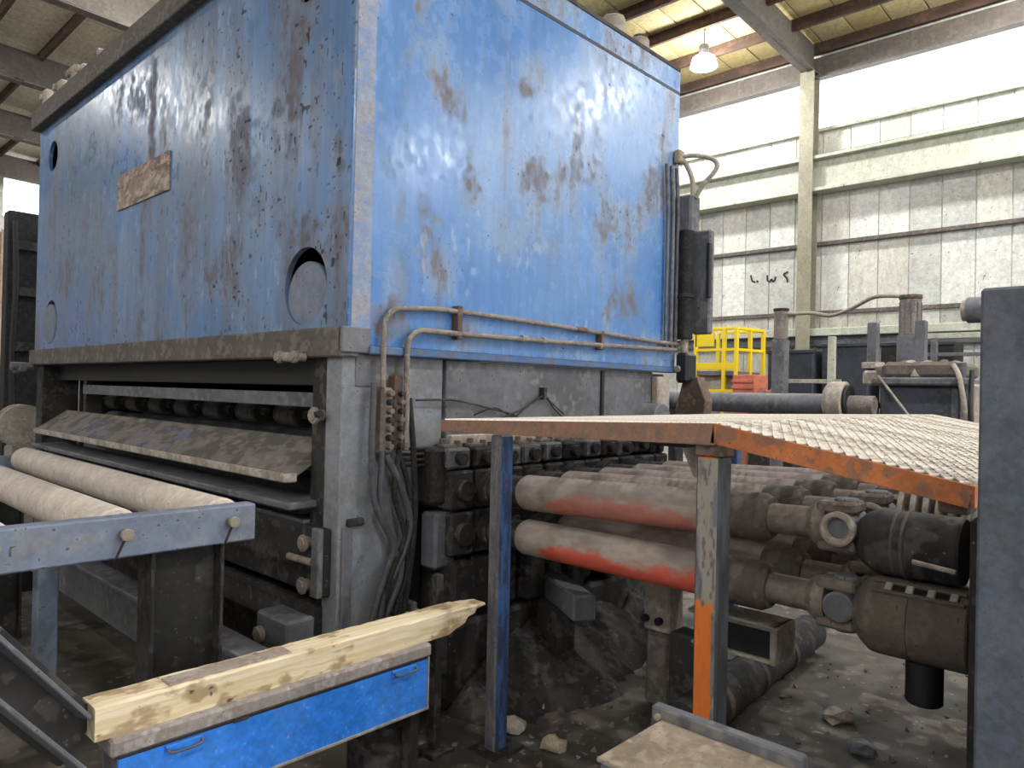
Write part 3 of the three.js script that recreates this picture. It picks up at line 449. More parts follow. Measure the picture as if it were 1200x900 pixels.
  for (const z of [-0.31, -0.375]) { mb().box(-0.04, 0.05, 0.3, 0.55, z - 0.028, z + 0.006, 0.008).build('terminal_block', M.steel, lev); for (let i = 0; i < 4; i++) mb().cyl([0.05, 0.36 + i * 0.05, z - 0.01], [0.075, 0.36 + i * 0.05, z - 0.01], 0.013, 8).build('terminal_stud', M.paleSteel, lev); }
  // loose wires draped over the cross beam
  P([[0.0, 1.54, -0.4], [0.01, 1.54, -0.65], [0.01, 1.5, -0.9], [0.01, 1.46, -1.1], [0.01, 1.4, -1.25]], 0.005, 'wire', M.grime); P([[0.0, 1.42, -0.62], [0.01, 1.44, -0.95], [0.01, 1.5, -1.2], [0.01, 1.57, -1.36], [0.01, 1.5, -1.45], [0.01, 1.4, -1.6]], 0.005, 'wire', M.grime); P([[0.0, 1.46, -0.8], [0.01, 1.5, -0.95], [0.01, 1.45, -1.1], [0.01, 1.5, -1.2], [0.01, 1.56, -1.35], [0.01, 1.46, -1.55]], 0.004, 'wire', M.rubber);
  mb().box(-0.02, 0.02, 1.55, 1.62, -1.38, -1.35, 0.004).build('wire_hook', M.grime, lev);
  mb().box(-0.02, -0.005, 1.36, 1.74, -1.985, -1.955, 0.002).build('black_gap_strip', M.black, lev);  // black strip standing for the dark gap between the cross beams
}
// hydraulic cylinder standing at the far corner of the drive end
{
  const t = thing('hydraulic_cylinder', 'grey hydraulic cylinder with looping hoses on the far right corner of the blue hood', 'cylinder', [0.1, 1.6, -2.87]);
  const z = -2.87;
  mb().box(0.004, 0.13, 2.78, 3.06, z - 0.08, z + 0.06, 0.015).build('valve_block', M.steel, t);
  mb().cyl([0.075, 2.0, z + 0.02], [0.075, 2.8, z + 0.02], 0.058, 20).build('barrel', M.rubber, t);
  mb().cyl([0.075, 2.3, z + 0.02], [0.075, 2.33, z + 0.02], 0.066, 20).build('band', M.grime, t);
  mb().box(0.1, 0.24, 2.04, 2.8, z - 0.1, z - 0.035, 0.012).build('mount_plate', M.steel, t);
  mb().box(0.22, 0.25, 2.3, 2.7, z - 0.05, z - 0.01, 0.006).build('side_rod', M.black, t);
  mb().cyl([0.075, 1.86, z + 0.02], [0.075, 2.02, z + 0.02], 0.028, 14).build('rod', M.paleSteel, t);
  mb().box(0.035, 0.14, 1.68, 1.9, z - 0.06, z + 0.08, 0.02).build('clevis', M.black, t); mb().cyl([0.06, 1.78, z + 0.08], [0.06, 1.78, z + 0.1], 0.025, 12).build('clevis_pin', M.paleSteel, t);
  mb().tube([[0.04, 3.34, z + 0.07], [0.07, 3.28, z + 0.03], [0.1, 3.18, z], [0.11, 3.04, z]], 0.018, 8).build('hose', M.dust, t);
  mb().tube([[0.04, 3.34, z + 0.07], [0.13, 3.35, z], [0.24, 3.31, z - 0.06], [0.26, 3.24, z - 0.06], [0.18, 3.13, z - 0.02], [0.13, 3.04, z]], 0.018, 8).build('hose', M.dust, t);
  mb().box(0.004, 0.06, 3.29, 3.39, z + 0.03, z + 0.11, 0.012).build('hose_fitting', M.cream, t);
  const s = new THREE.Shape([v2(-0.06, 1.32), v2(0.15, 1.32), v2(0.17, 1.55), v2(0.1, 1.72), v2(0.0, 1.72), v2(-0.06, 1.5)]);
  mb().ext(s, 0.1, new THREE.Matrix4().makeTranslation(0.07, 0, z - 0.1), 0.006).build('bracket', M.rust, t);
}
// ------------------------------------------------------------------ drive spindles between the leveller and the pinion stand
{
  const zs = [-0.73, -1.05, -1.37, -1.69, -2.01], ord = ['nearest', 'second nearest', 'middle', 'second farthest', 'farthest'];
  const make = (y, z, label) => {
    const t = thing('drive_spindle', label, 'drive shaft', [0.2, y, z], 'drive spindles');
    mb().cyl([0.19, y, z], [0.46, y, z], 0.075, 24).cyl([0.2, y, z], [0.26, y, z], 0.088, 24).build('roll_hub', M.grime, t);
    const b = mb(); b.lathe([v2(0.001, 0), v2(0.07, 0), v2(0.085, 0.03), v2(0.085, 1.1), v2(0.001, 1.11)], [0.44, y, z], qX, 32); const uv = b.g[0].attributes.uv; for (let i = 0; i < uv.count; i++) uv.setXY(i, uv.getX(i) / 1.1, uv.getY(i) / (Math.PI * 2 * 0.085)); b.build('tube', y > 1 ? M.spindlePink : M.spindleRed, t);
    mb().lathe([v2(0.001, 0), v2(0.088, 0), v2(0.09, 0.015), v2(0.09, 0.13), v2(0.075, 0.16), v2(0.001, 0.16)], [1.53, y, z], qX, 28).build('dust_sleeve', M.sleeve, t);
    mb().cyl([1.66, y, z], [1.9, y, z], 0.055, 20).build('splined_shaft', M.midDust, t);
    const j = mb().lathe([v2(0.001, 0), v2(0.055, 0), v2(0.08, 0.03), v2(0.08, 0.07), v2(0.001, 0.075)], [1.83, y, z], qX, 20).box(1.87, 2.0, y - 0.085, y - 0.045, z - 0.06, z + 0.06, 0.012).box(1.87, 2.0, y + 0.045, y + 0.085, z - 0.06, z + 0.06, 0.012).build('yoke', M.midDust, t);
    mb().cyl([1.955, y, z - 0.09], [1.955, y, z + 0.09], 0.052, 20).build('cross_cap', M.steel, j);
    mb().cyl([1.955, y - 0.095, z], [1.955, y + 0.095, z], 0.04, 16).build('cross_pin', M.steel, j);
    return t;
  };
  const up = make(1.12, zs[0], 'nearest upper drive spindle, a dusty red tube level under the walkway behind the two posts');
  const ring = mb().lathe([v2(0.034, 0), v2(0.058, 0), v2(0.058, 0.02), v2(0.05, 0.026), v2(0.042, 0.026), v2(0.034, 0.012), v2(0.034, 0)], [1.955, 1.12, -0.645], new THREE.Quaternion().setFromUnitVectors(V(0, 1, 0), V(0, 0, 1)), 24).build('bearing_ring', M.paleSteel, up); ring.userData.label = 'pale bearing ring facing the viewer';
  const lo = make(0.89, zs[0], 'nearest lower drive spindle, its dusty tube bright red along the underside');
  for (let i = 1; i < 5; i++) { const cu = copy(up, [0.2, 1.12, zs[i]], ord[i] + ' drive spindle of the upper row, dusty tube receding under the walkway'), cl = copy(lo, [0.2, 0.89, zs[i]], ord[i] + ' drive spindle of the lower row, dusty tube behind the bright red one'); for (const c of [cu, cl]) c.getObjectByName('tube').material = M.spindleDust; }
  for (const o of scene.children) if (o.name.startsWith('drive_spindle') && o.position.y > 1) { o.position.y = 1.095; o.rotation.z = 0.035; }
  // gear couplings at the pinion stand side
  const coupling = (y, z, r, m, label, slots) => {
    const t = thing('gear_coupling', label, 'coupling', [2.02, y, z], 'gear couplings');
    mb().lathe([v2(0.001, 0), v2(r * 0.62, 0), v2(r * 0.8, 0.02), v2(r * 0.98, 0.05), v2(r, 0.07), v2(r, slots ? 0.17 : 0.3), v2(slots ? r : r * 0.96, slots ? 0.172 : 0.31), v2(0.001, slots ? 0.172 : 0.31)], [2.0, y, z], qX, 36).build('hub', m, t);
    if (slots) { // slotted guard strip along the top front of the drum
      mb().cyl([2.17, y, z], [2.34, y, z], r, 36).build('end_drum', m, t);
      const at = (g, a) => { g.applyMatrix4(new THREE.Matrix4().makeRotationX(a).setPosition(0, y, z)); const k = mb(); k.g.push(g); return k; }, A = 0.62;
      at(chamferBox(2.1, 2.31, r - 0.004, r + 0.002, -0.017, 0.017, 0.001), A).build('slot_black_strip', M.black, t);  // black strip standing for the shade inside the slots
      for (const s of [-1, 1]) at(chamferBox(2.06, 2.33, r - 0.01, r + 0.012, s * 0.021 - 0.006, s * 0.021 + 0.006, 0.003), A).build('slot_rail', m, t);
      for (let i = 0; i < 4; i++) at(chamferBox(2.1 + i * 0.062, 2.122 + i * 0.062, r - 0.01, r + 0.011, -0.018, 0.018, 0.003), A).build('slot_bridge', M.dust, t);
    }
    return t;
  };
  const c1 = coupling(0.88, -0.73, 0.13, M.grimeDust, 'big dusty gear coupling with a slotted top, lowest at right beside the grey pillar', true);
  coupling(1.122, -0.73, 0.108, M.grime, 'big black drum coupling under the low corner of the walkway', false);
  { const dr = scene.children[scene.children.length - 1]; for (let i = 0; i < 4; i++) mb().cyl([2.055 + i * 0.03, 1.122, -0.73], [2.067 + i * 0.03, 1.122, -0.73], 0.103 + i * 0.003, 32).build('rib', M.sleeve, dr); }
  for (let i = 0; i < 6; i++) mb().cyl([2.05 + i * 0.04, 1.19, -1.04], [2.068 + i * 0.04, 1.19, -1.04], 0.105 - i * 0.002, 28).build('rib', M.dust, i ? scene.getObjectByName('ribbed_coupling') : thing('ribbed_coupling', 'ribbed dusty coupling behind the black drum under the walkway', 'coupling', [2.05, 1.12, -1.05]));
  const rc = scene.getObjectByName('ribbed_coupling'); mb().cyl([2.03, 1.13, -1.05], [2.33, 1.13, -1.05], 0.085, 24).build('core', M.steel, rc);
  // pinion stand the couplings run into
  const t = thing('pinion_stand', 'dark pinion stand casing behind the grey pillar at right', 'gearbox', [2.6, 0, -1.3]);
  mb().box(2.36, 3.1, 0.0, 1.28, -2.6, -0.5, 0.03).build('casing', M.grime, t); 
  mb().cyl([2.2, 0.62, -0.73], [2.2, 0.76, -0.73], 0.055, 20).build('drain_stub', M.black, c1);
  mb().cyl([2.2, 1.1, -0.57], [2.32, 1.09, -0.56], 0.008, 8).build('grease_nipple', M.paleSteel, t);
}
// ------------------------------------------------------------------ walkway over the spindles
{
  const Ln = -3.25, A = V(0.222, 1.45, -0.38), B = V(1.631, 1.5, -0.38), C = V(2.394, 1.368, -0.38);
  const t = thing('walkway_platform', 'orange-edged walkway of dusty expanded metal over the drive spindles, right panel sloping down', 'walkway', [1.6, 0, -1.4]);
  const rim = (P, Q, d0, h0, h1, name, m) => { // angle rim with a vertical leg of changing depth
    const L = Q.clone().sub(P), dx = Math.hypot(L.x, L.y), s = new THREE.Shape([v2(0, -h0), v2(dx, -h1), v2(dx, 0), v2(0, 0)]), ang = Math.atan2(L.y, L.x);
    return mb().ext(s, 0.008, new THREE.Matrix4().makeRotationZ(ang).setPosition(P.x, P.y, P.z + d0), 0.0015).build(name, m, t);
  };
  rim(A, B, 0, 0.052, 0.072, 'rim', M.orangeRust); rim(B, C, 0, 0.066, 0.06, 'rim', M.orange);
  rim(V(A.x, A.y, Ln), V(B.x, B.y, Ln), 0, 0.06, 0.06, 'rim', M.orange); rim(V(B.x, B.y, Ln), V(C.x, C.y, Ln), 0, 0.06, 0.06, 'rim', M.orange);
  mb().box(A.x - 0.004, A.x + 0.004, A.y - 0.055, A.y, Ln, -0.374, 0.001).build('rim', M.orange, t); mb().box(C.x - 0.004, C.x + 0.006, C.y - 0.06, C.y, Ln, -0.374, 0.001).build('rim', M.orange, t);
  mb().box(B.x - 0.03, B.x + 0.0, B.y - 0.07, B.y - 0.006, Ln, -0.38, 0.003).build('bearer', M.rust, t);
  mb().bar([0.9, 1.44, -0.39], [0.9, 1.44, Ln], 0.04, 0.05, 0.003).build('bearer', M.rust, t);
  // expanded metal: zigzag strands
  const deck = (P, Q, name) => {
    const d = Q.clone().sub(P), L = Math.hypot(d.x, d.y), ang = Math.atan2(d.y, d.x), pitch = 0.019, hl = 0.041, n = Math.floor(L / pitch), m = Math.floor((-0.385 - Ln) / hl), pos = [];
    const w = 0.0024, hgt = 0.007, th = 0.002;
    for (let i = 0; i < n; i++) for (let k = 0; k < m; k++) {
      const sg = (i + k) % 2 ? 1 : -1, x0 = (i + 0.5) * pitch - sg * pitch / 2, x1 = (i + 0.5) * pitch + sg * pitch / 2, z0 = -k * hl, z1 = -(k + 1) * hl;
      // tilted ribbon: top face and two sides
      const a = [x0 - w, hgt, z0], b = [x0 + w, 0.001, z0], c = [x1 + w, 0.001, z1], e = [x1 - w, hgt, z1], f = [x0 + w, 0.001 - th, z0], g = [x1 + w, 0.001 - th, z1], h = [x0 - w, hgt - th, z0], q = [x1 - w, hgt - th, z1];
      for (const [p1, p2, p3, p4] of [[a, b, c, e], [b, f, g, c], [f, h, q, g], [h, a, e, q]]) pos.push(...p1, ...p2, ...p3, ...p1, ...p3, ...p4);
    }
    const g = new THREE.BufferGeometry(); g.setAttribute('position', new THREE.Float32BufferAttribute(pos, 3)); g.computeVertexNormals();
    const o = mb().add(g, new THREE.Matrix4().makeRotationZ(ang).setPosition(P.x, P.y, P.z - 0.002)).build(name, M.mesh, t); o.userData.kind = 'stuff'; return o;
  };
  deck(A, B, 'expanded_metal_deck'); deck(B, C, 'expanded_metal_deck');
  // posts
  const sq = (x, z, w, y0, y1, m, nm = 'post') => mb().box(x, x + w, y0, y1, z - w, z, 0.007).build(nm, m, t);
  const p1 = mb().box(0.537, 0.6, 0.0, 1.4, -0.39 - 0.09, -0.39, 0.008).build('post', M.bluePost, t); p1.userData.label = 'blue post';
  mb().box(0.49, 0.66, 0.0, 0.012, -0.53, -0.34, 0.003).build('base_plate', M.grime, p1);
  const p2 = sq(1.556, -0.392, 0.09, 0.0, 1.385, M.orangeEnd); p2.userData.label = 'worn post with an orange lower half';
  mb().box(1.552, 1.652, 1.385, 1.425, -0.486, -0.388, 0.004).build('post_head', M.rust, t);
  sq(2.3, -0.42, 0.08, 1.28, 1.33, M.rust, 'foot'); sq(0.3, -3.1, 0.08, 0.0, 1.4, M.blue); sq(1.55, -3.1, 0.08, 0.0, 1.44, M.blue); sq(2.28, -3.1, 0.08, 0.0, 1.31, M.blue);
  { const s = new THREE.Shape([v2(0, 0), v2(0.17, 0), v2(0.15, -0.16), v2(0.08, -0.16)]); mb().ext(s, 0.02, new THREE.Matrix4().makeTranslation(1.28, 1.43, -0.75), 0.003).build('gusset', M.dust, t); }
  mb().box(1.3, 1.45, 1.4, 1.47, -0.9, -0.5, 0.004).build('bracket', M.black, t);
}
// grey pillar close at right
{
  const t = thing('grey_pillar', 'tall grubby blue-grey steel pillar closest at the right edge', 'pillar', [2.68, 0, -0.05]);
  mb().box(2.495, 2.9, 0.02, 1.84, -0.2, 0.1, 0.006).build('shaft', M.pillar, t); mb().box(2.46, 2.93, 0, 0.02, -0.24, 0.14, 0.004).build('base_plate', M.grime, t);
}
// ------------------------------------------------------------------ entry roller table at left
{
  const t = thing('roller_table', 'entry roller table with blue-grey side rail and pale dusty rollers before the leveller', 'conveyor', [-1.0, 0, 1.5]);
  const rail = mb().box(0.245, 0.27, 1.02, 1.155, 0.575, 2.9, 0.006).build('side_rail', M.bluegrey, t); mb().box(0.2, 0.246, 1.145, 1.155, 0.575, 2.9, 0.002).box(0.2, 0.246, 1.02, 1.03, 0.575, 2.9, 0.002).build('rail_flange', M.bluegrey, rail);
  mb().box(-2.62, -2.58, 1.0, 1.12, 0.575, 2.9, 0.006).build('side_rail', M.bluegrey, t);
  for (const z of [0.674, 1.036, 1.4, 1.76, 2.12]) {
    const r = mb().cyl([-2.5, 1.1, z], [0.2, 1.1, z], 0.075, 32).build('roller', M.rollerDust, t);
    mb().cyl([-2.6, 1.1, z], [0.29, 1.1, z], 0.016, 12).build('axle', M.steel, r); mb().cyl([0.29, 1.1, z], [0.31, 1.1, z], 0.021, 8).build('axle_end', M.paleSteel, r);
    mb().bar([0.298, 1.1, z], [0.298, 1.03, z + 0.05 - 0.02], 0.006, 0.01, 0.001, V(1, 0, 0)).build('split_pin', M.grime, r);
  }
  const leg = (x, z, name = 'leg') => { const w = mb().box(x - 0.006, x + 0.006, 0.0, 1.02, z - 0.115, z + 0.115, 0.002).build(name, M.darkCol, t); for (const s of [-1, 1]) mb().box(x - 0.06, x + 0.06, 0.0, 1.02, z + s * 0.121 - 0.007, z + s * 0.121 + 0.007, 0.003).build('leg_flange', M.darkCol, w); };
  leg(0.19, 0.81); leg(0.19, 2.4); leg(-2.5, 0.81); leg(-2.5, 2.4);
  mb().box(-0.985, -0.9, 0, 1.02, 0.9, 0.985, 0.006).build('leg', M.bluegrey, t);
}
{ const b = thing('floor_beam', 'long rusty grey beam lying along the leveller behind the dark table leg', 'beam', [-1.6, 0, 0.4]);
  mb().box(-3.9, -0.05, 0.2, 0.44, 0.36, 0.42, 0.006).build('web', M.steel, b); mb().box(-3.9, -0.05, 0.43, 0.45, 0.3, 0.44, 0.003).build('flange', M.steel, b); mb().box(-3.8, -3.6, 0, 0.2, 0.3, 0.42, 0.004).box(-0.8, -0.6, 0, 0.2, 0.3, 0.42, 0.004).build('block', M.grime, b); }
{ const b = thing('leaning_channel', 'dark steel channel sloping down from the left edge to the blue trough', 'beam', [0.6, 0.6, 1.3]);
  const P = [0.743, 1.13, 1.665], Q = [0.575, 0.6, 1.245];
  mb().bar(P, Q, 0.02, 0.15, 0.003).build('web', M.grime, b);
  const up = V(0, 0.072, 0); mb().bar([P[0] + 0.03, P[1] + 0.075, P[2]], [Q[0] + 0.03, Q[1] + 0.075, Q[2]], 0.07, 0.012, 0.003).build('flange', M.steel, b); mb().bar([P[0] + 0.03, P[1] - 0.075, P[2]], [Q[0] + 0.03, Q[1] - 0.075, Q[2]], 0.07, 0.012, 0.003).build('flange', M.steel, b);
}
// blue trough on stands with a broken timber on it
{
  const t = thing('blue_trough', 'bright blue painted steel trough with little catches carrying the broken timber', 'trough', [0.6, 0.35, 0.6]);
  const z0 = 0.045, z1 = 1.17;
  mb().box(0.65, 0.662, 0.355, 0.55, z0, z1, 0.004).build('front_face', M.bright, t);
  mb().box(0.648, 0.664, 0.548, 0.556, z0, z1, 0.002).build('groove', M.black, t);
  mb().box(0.54, 0.668, 0.556, 0.606, z0 - 0.01, z1 + 0.02, 0.008).build('top_ledge', M.ledge, t);
  mb().box(0.54, 0.55, 0.355, 0.556, z0, z1, 0.004).box(0.55, 0.65, 0.355, 0.365, z0, z1, 0.003).build('rear_face', M.bluegrey, t);
  mb().box(0.548, 0.652, 0.36, 0.556, z1 - 0.01, z1, 0.003).build('end_plate', M.steel, t); mb().box(0.548, 0.652, 0.36, 0.556, z0, z0 + 0.01, 0.003).build('end_plate', M.bluegrey, t);
  mb().box(0.66, 0.668, 0.352, 0.362, z0, z1, 0.002).box(0.66, 0.667, 0.352, 0.556, z0, z0 + 0.008, 0.002).build('edge_bead', M.ledge, t);
  for (const z of [0.99, 0.17]) { const c = mb().box(0.662, 0.672, 0.522, 0.546, z - 0.055, z + 0.055, 0.002).build('catch', M.bright, t); mb().tube([[0.672, 0.54, z - 0.05], [0.684, 0.53, z - 0.045], [0.684, 0.526, z], [0.684, 0.53, z + 0.045], [0.672, 0.54, z + 0.05]], 0.004, 6).build('catch_wire', M.steel, c); }
  mb().box(0.57, 0.63, 0, 0.356, 0.06, 0.1, 0.004).build('stand', M.grime, t); mb().box(0.57, 0.63, 0, 0.356, 1.08, 1.12, 0.004).build('stand', M.grime, t);
  mb().box(0.664, 0.67, 0.547, 0.557, 0.79, 0.84, 0.002).build('rivet', M.grime, t);
}
{
  const t = thing('broken_timber', 'pale timber balk with a splintered end lying on the blue trough', 'timber', [0.6, 0.606, 0.45]);
  const r = rng(61), pos = [], x0 = 0.535, x1 = 0.64, y0 = 0.606, y1 = 0.7, secs = [];
  const N = 40; for (let i = 0; i <= N; i++) { const z = 1.225 - i / N * 1.3; secs.push([[x1 + (r() - 0.5) * 0.004, y0 + (r() - 0.5) * 0.003, z], [x1 + (r() - 0.5) * 0.004, y1 - 0.006 + (r() - 0.5) * 0.004, z], [x1 - 0.006, y1 + (r() - 0.5) * 0.003, z], [x0, y1 + (r() - 0.5) * 0.004, z], [x0, y0, z]]); }
  // torn end: the top fibres run on, the lower ones break off first
  const E = [[0.0, 0.012, 0.2], [-0.06, 0.0, 0.18]];
  for (const [dz, lo, hi, xi] of [[-0.09, 0.018, 0, 0.0], [-0.135, 0.03, 0, 0.0], [-0.15, 0.052, 0.001, 0.01], [-0.19, 0.058, 0.002, 0.012], [-0.2, 0.076, 0.002, 0.02], [-0.25, 0.082, 0.004, 0.03]]) secs.push([[x1, y0 + lo, 0.0 + dz - 0.03], [x1, y1 - 0.006 - hi, dz - 0.03], [x1 - 0.006, y1 - hi, dz - 0.03], [x0 + xi, y1 - hi, dz - 0.03], [x0 + xi, y0 + lo, dz - 0.03]]);
  const q = (a, b, c, d) => pos.push(...a, ...b, ...c, ...a, ...c, ...d);
  for (let i = 0; i < secs.length - 1; i++) for (let k = 0; k < 5; k++) { const k2 = (k + 1) % 5; q(secs[i][k], secs[i + 1][k], secs[i + 1][k2], secs[i][k2]); }
  for (const [s, f] of [[secs[0], 0], [secs[secs.length - 1], 1]]) for (let k = 1; k < 4; k++) f ? pos.push(...s[0], ...s[k + 1], ...s[k]) : pos.push(...s[0], ...s[k], ...s[k + 1]);
  const g = new THREE.BufferGeometry(); g.setAttribute('position', new THREE.Float32BufferAttribute(pos, 3)); g.computeVertexNormals();
  const uv = new Float32Array(pos.length / 3 * 2); for (let i = 0; i < pos.length / 3; i++) { const p = g.attributes.position; uv[i * 2] = -p.getZ(i); uv[i * 2 + 1] = p.getY(i) + p.getX(i); } g.setAttribute('uv', new THREE.BufferAttribute(uv, 2));
  const b = mb(); b.g.push(g); b.build('balk', M.wood, t);
  const sp = mb(); for (let i = 0; i < 9; i++) { const y = 0.625 + r() * 0.07, x = x0 + 0.02 + r() * 0.075, z = -0.07 - (y - 0.6) * 1.3, l = 0.03 + r() * 0.06; const c = new THREE.ConeGeometry(0.006 + r() * 0.006, l, 5); c.applyMatrix4(new THREE.Matrix4().makeRotationX(-Math.PI / 2 + (r() - 0.5) * 0.2).setPosition(x, y, z - l / 2)); sp.add(c); } sp.build('splinter', M.wood, t);
  mb().box(0.56, 0.625, 0.699, 0.706, 0.62, 1.02, 0.002).build('loose_batten', M.battenGrey, t).userData.label = 'thin grey batten laid on top';
}
// small blue cabinet at the bottom right
{
  const t = thing('blue_cabinet', 'low blue cabinet with a dusty tan top and a raised back ledge, bottom right', 'cabinet', [1.94, 0, 0.28]);
  mb().box(1.765, 2.13, 0.0, 0.685, 0.13, 0.435, 0.008).build('body', M.blue, t); mb().box(1.76, 2.135, 0.685, 0.696, 0.14, 0.44, 0.004).build('lid', M.cabTop, t);
  mb().box(1.725, 2.15, 0.685, 0.725, 0.1, 0.138, 0.005).build('back_ledge', M.steel, t); mb().cyl([1.75, 0.7, 0.138], [1.75, 0.7, 0.15], 0.01, 8).build('screw', M.paleSteel, t);
  mb().box(1.72, 2.15, 0.62, 0.686, 0.1, 0.13, 0.004).build('ledge_support', M.steel, t);
}
// ------------------------------------------------------------------ things on the floor under the walkway
{
  const p = thing('floor_pipe', 'thick black lagged pipe lying on the floor right of the orange-footed post', 'pipe', [1.14, 0.1, -1.7]);
  mb().tube([[1.17, 0.12, -1.0], [1.14, 0.12, -1.5], [1.1, 0.13, -2.1], [1.06, 0.12, -2.75]], 0.105, 20).build('pipe', M.grime, p); for (const z of [-1.3, -1.75, -2.2]) mb().cyl([1.137 + (z + 1.5) * 0.06, 0.122, z], [1.134 + (z + 1.5) * 0.06, 0.122, z - 0.05], 0.112, 24).build('band', M.rust, p);
  const c = thing('box_beam_stub', 'short open-ended channel stub with a pale end face below the lower coupling', 'beam', [1.35, 0.3, -1.3]);
  mb().box(1.1, 1.52, 0.58, 0.6, -1.36, -1.16, 0.004).box(1.12, 1.52, 0.44, 0.455, -1.36, -1.16, 0.004).box(1.12, 1.52, 0.45, 0.585, -1.36, -1.345, 0.003).build('channel', M.dust, c); mb().box(1.5, 1.53, 0.44, 0.6, -1.36, -1.15, 0.006).build('end_face', M.dust, c); mb().box(1.14, 1.5, 0.455, 0.58, -1.34, -1.18, 0.004).build('core', M.black, c); mb().box(0.98, 1.16, 0.0, 0.45, -1.33, -1.2, 0.01).build('pedestal', M.grime, c);  // black core fills the channel opening, standing for its shaded inside
  const g = thing('grey_block', 'small pale grey steel block under the red spindle left of the orange-footed post', 'block', [0.85, 0.4, -1.35]);
  mb().box(0.78, 0.93, 0.4, 0.66, -1.42, -1.28, 0.01).build('body', M.dust, g); mb().box(0.77, 0.94, 0.0, 0.4, -1.45, -1.3, 0.03).build('foot', M.railGrime, g); for (const x of [0.8, 0.88]) mb().cyl([x, 0.46, -1.28], [x, 0.46, -1.25], 0.02, 8).build('bolt', M.black, g);
  const s = thing('sill_beam', 'dark square beam end sticking out low behind the blue post', 'beam', [0.5, 0.45, -1.2]);
  mb().bar([0.16, 0.5, -1.3], [0.62, 0.52, -1.0], 0.12, 0.13, 0.01).build('beam', M.steel, s); mb().box(0.16, 0.34, 0, 0.44, -1.3, -1.15, 0.02).build('footing', M.grime, s);
  const d = thing('dark_drum', 'dark round drum on the floor behind the right end of the blue trough', 'drum', [0.4, 0, -0.05]);
  mb().lathe([v2(0.001, 0), v2(0.13, 0), v2(0.14, 0.015), v2(0.14, 0.24), v2(0.13, 0.26), v2(0.001, 0.26)], [0.42, 0, 0.08], null, 28).build('shell', M.grime, d); mb().cyl([0.42, 0.26, 0.08], [0.42, 0.31, 0.08], 0.04, 12).build('neck', M.rust, d);
  const rp = thing('stand_post', 'thin dark upright beside the right end of the blue trough', 'post', [0.4, 0, -0.2]);
  mb().box(0.38, 0.42, 0.02, 0.78, -0.24, -0.2, 0.004).build('upright', M.grime, rp); mb().box(0.34, 0.46, 0, 0.02, -0.29, -0.16, 0.003).build('foot', M.grime, rp);
}
// dark uneven mound along the foot of the drive end
{
  const nx = 26, nz = 70, g = new THREE.PlaneGeometry(1, 1, nx, nz), p = g.attributes.position;
  for (let i = 0; i < p.count; i++) { const u = p.getX(i) + 0.5, v = p.getY(i) + 0.5, x = 0.15 + u * 0.5, z = -0.45 - v * 2.1, e = Math.min(1, 5 * v, 5 * (1 - v)), w = fbm(x * 4, z * 4, 301, 4), w2 = fbm(x * 15, z * 15, 307, 3); const h = Math.max(-0.1, (1 - u * (1.0 + (w - 0.5) * 1.4)) * 0.3 * e * (0.5 + w) + (w2 - 0.5) * 0.09 * e * (1 - u * 0.6)); p.setXYZ(i, x, u > 0.97 || e < 0.02 ? -0.03 : h * 1.15 - 0.035 - 0.05 * u * w, z); }
  const idx = g.index.array; for (let i = 0; i < idx.length; i += 3) { const t = idx[i]; idx[i] = idx[i + 1]; idx[i + 1] = t; }
  g.computeVertexNormals(); const n = g.attributes.normal; if (n.getY(100) < 0) { for (let i = 0; i < idx.length; i += 3) { const t = idx[i]; idx[i] = idx[i + 1]; idx[i + 1] = t; } g.computeVertexNormals(); }
  mb().add(g).build('dark_mound', M.grime, floor).userData.kind = 'stuff';
}
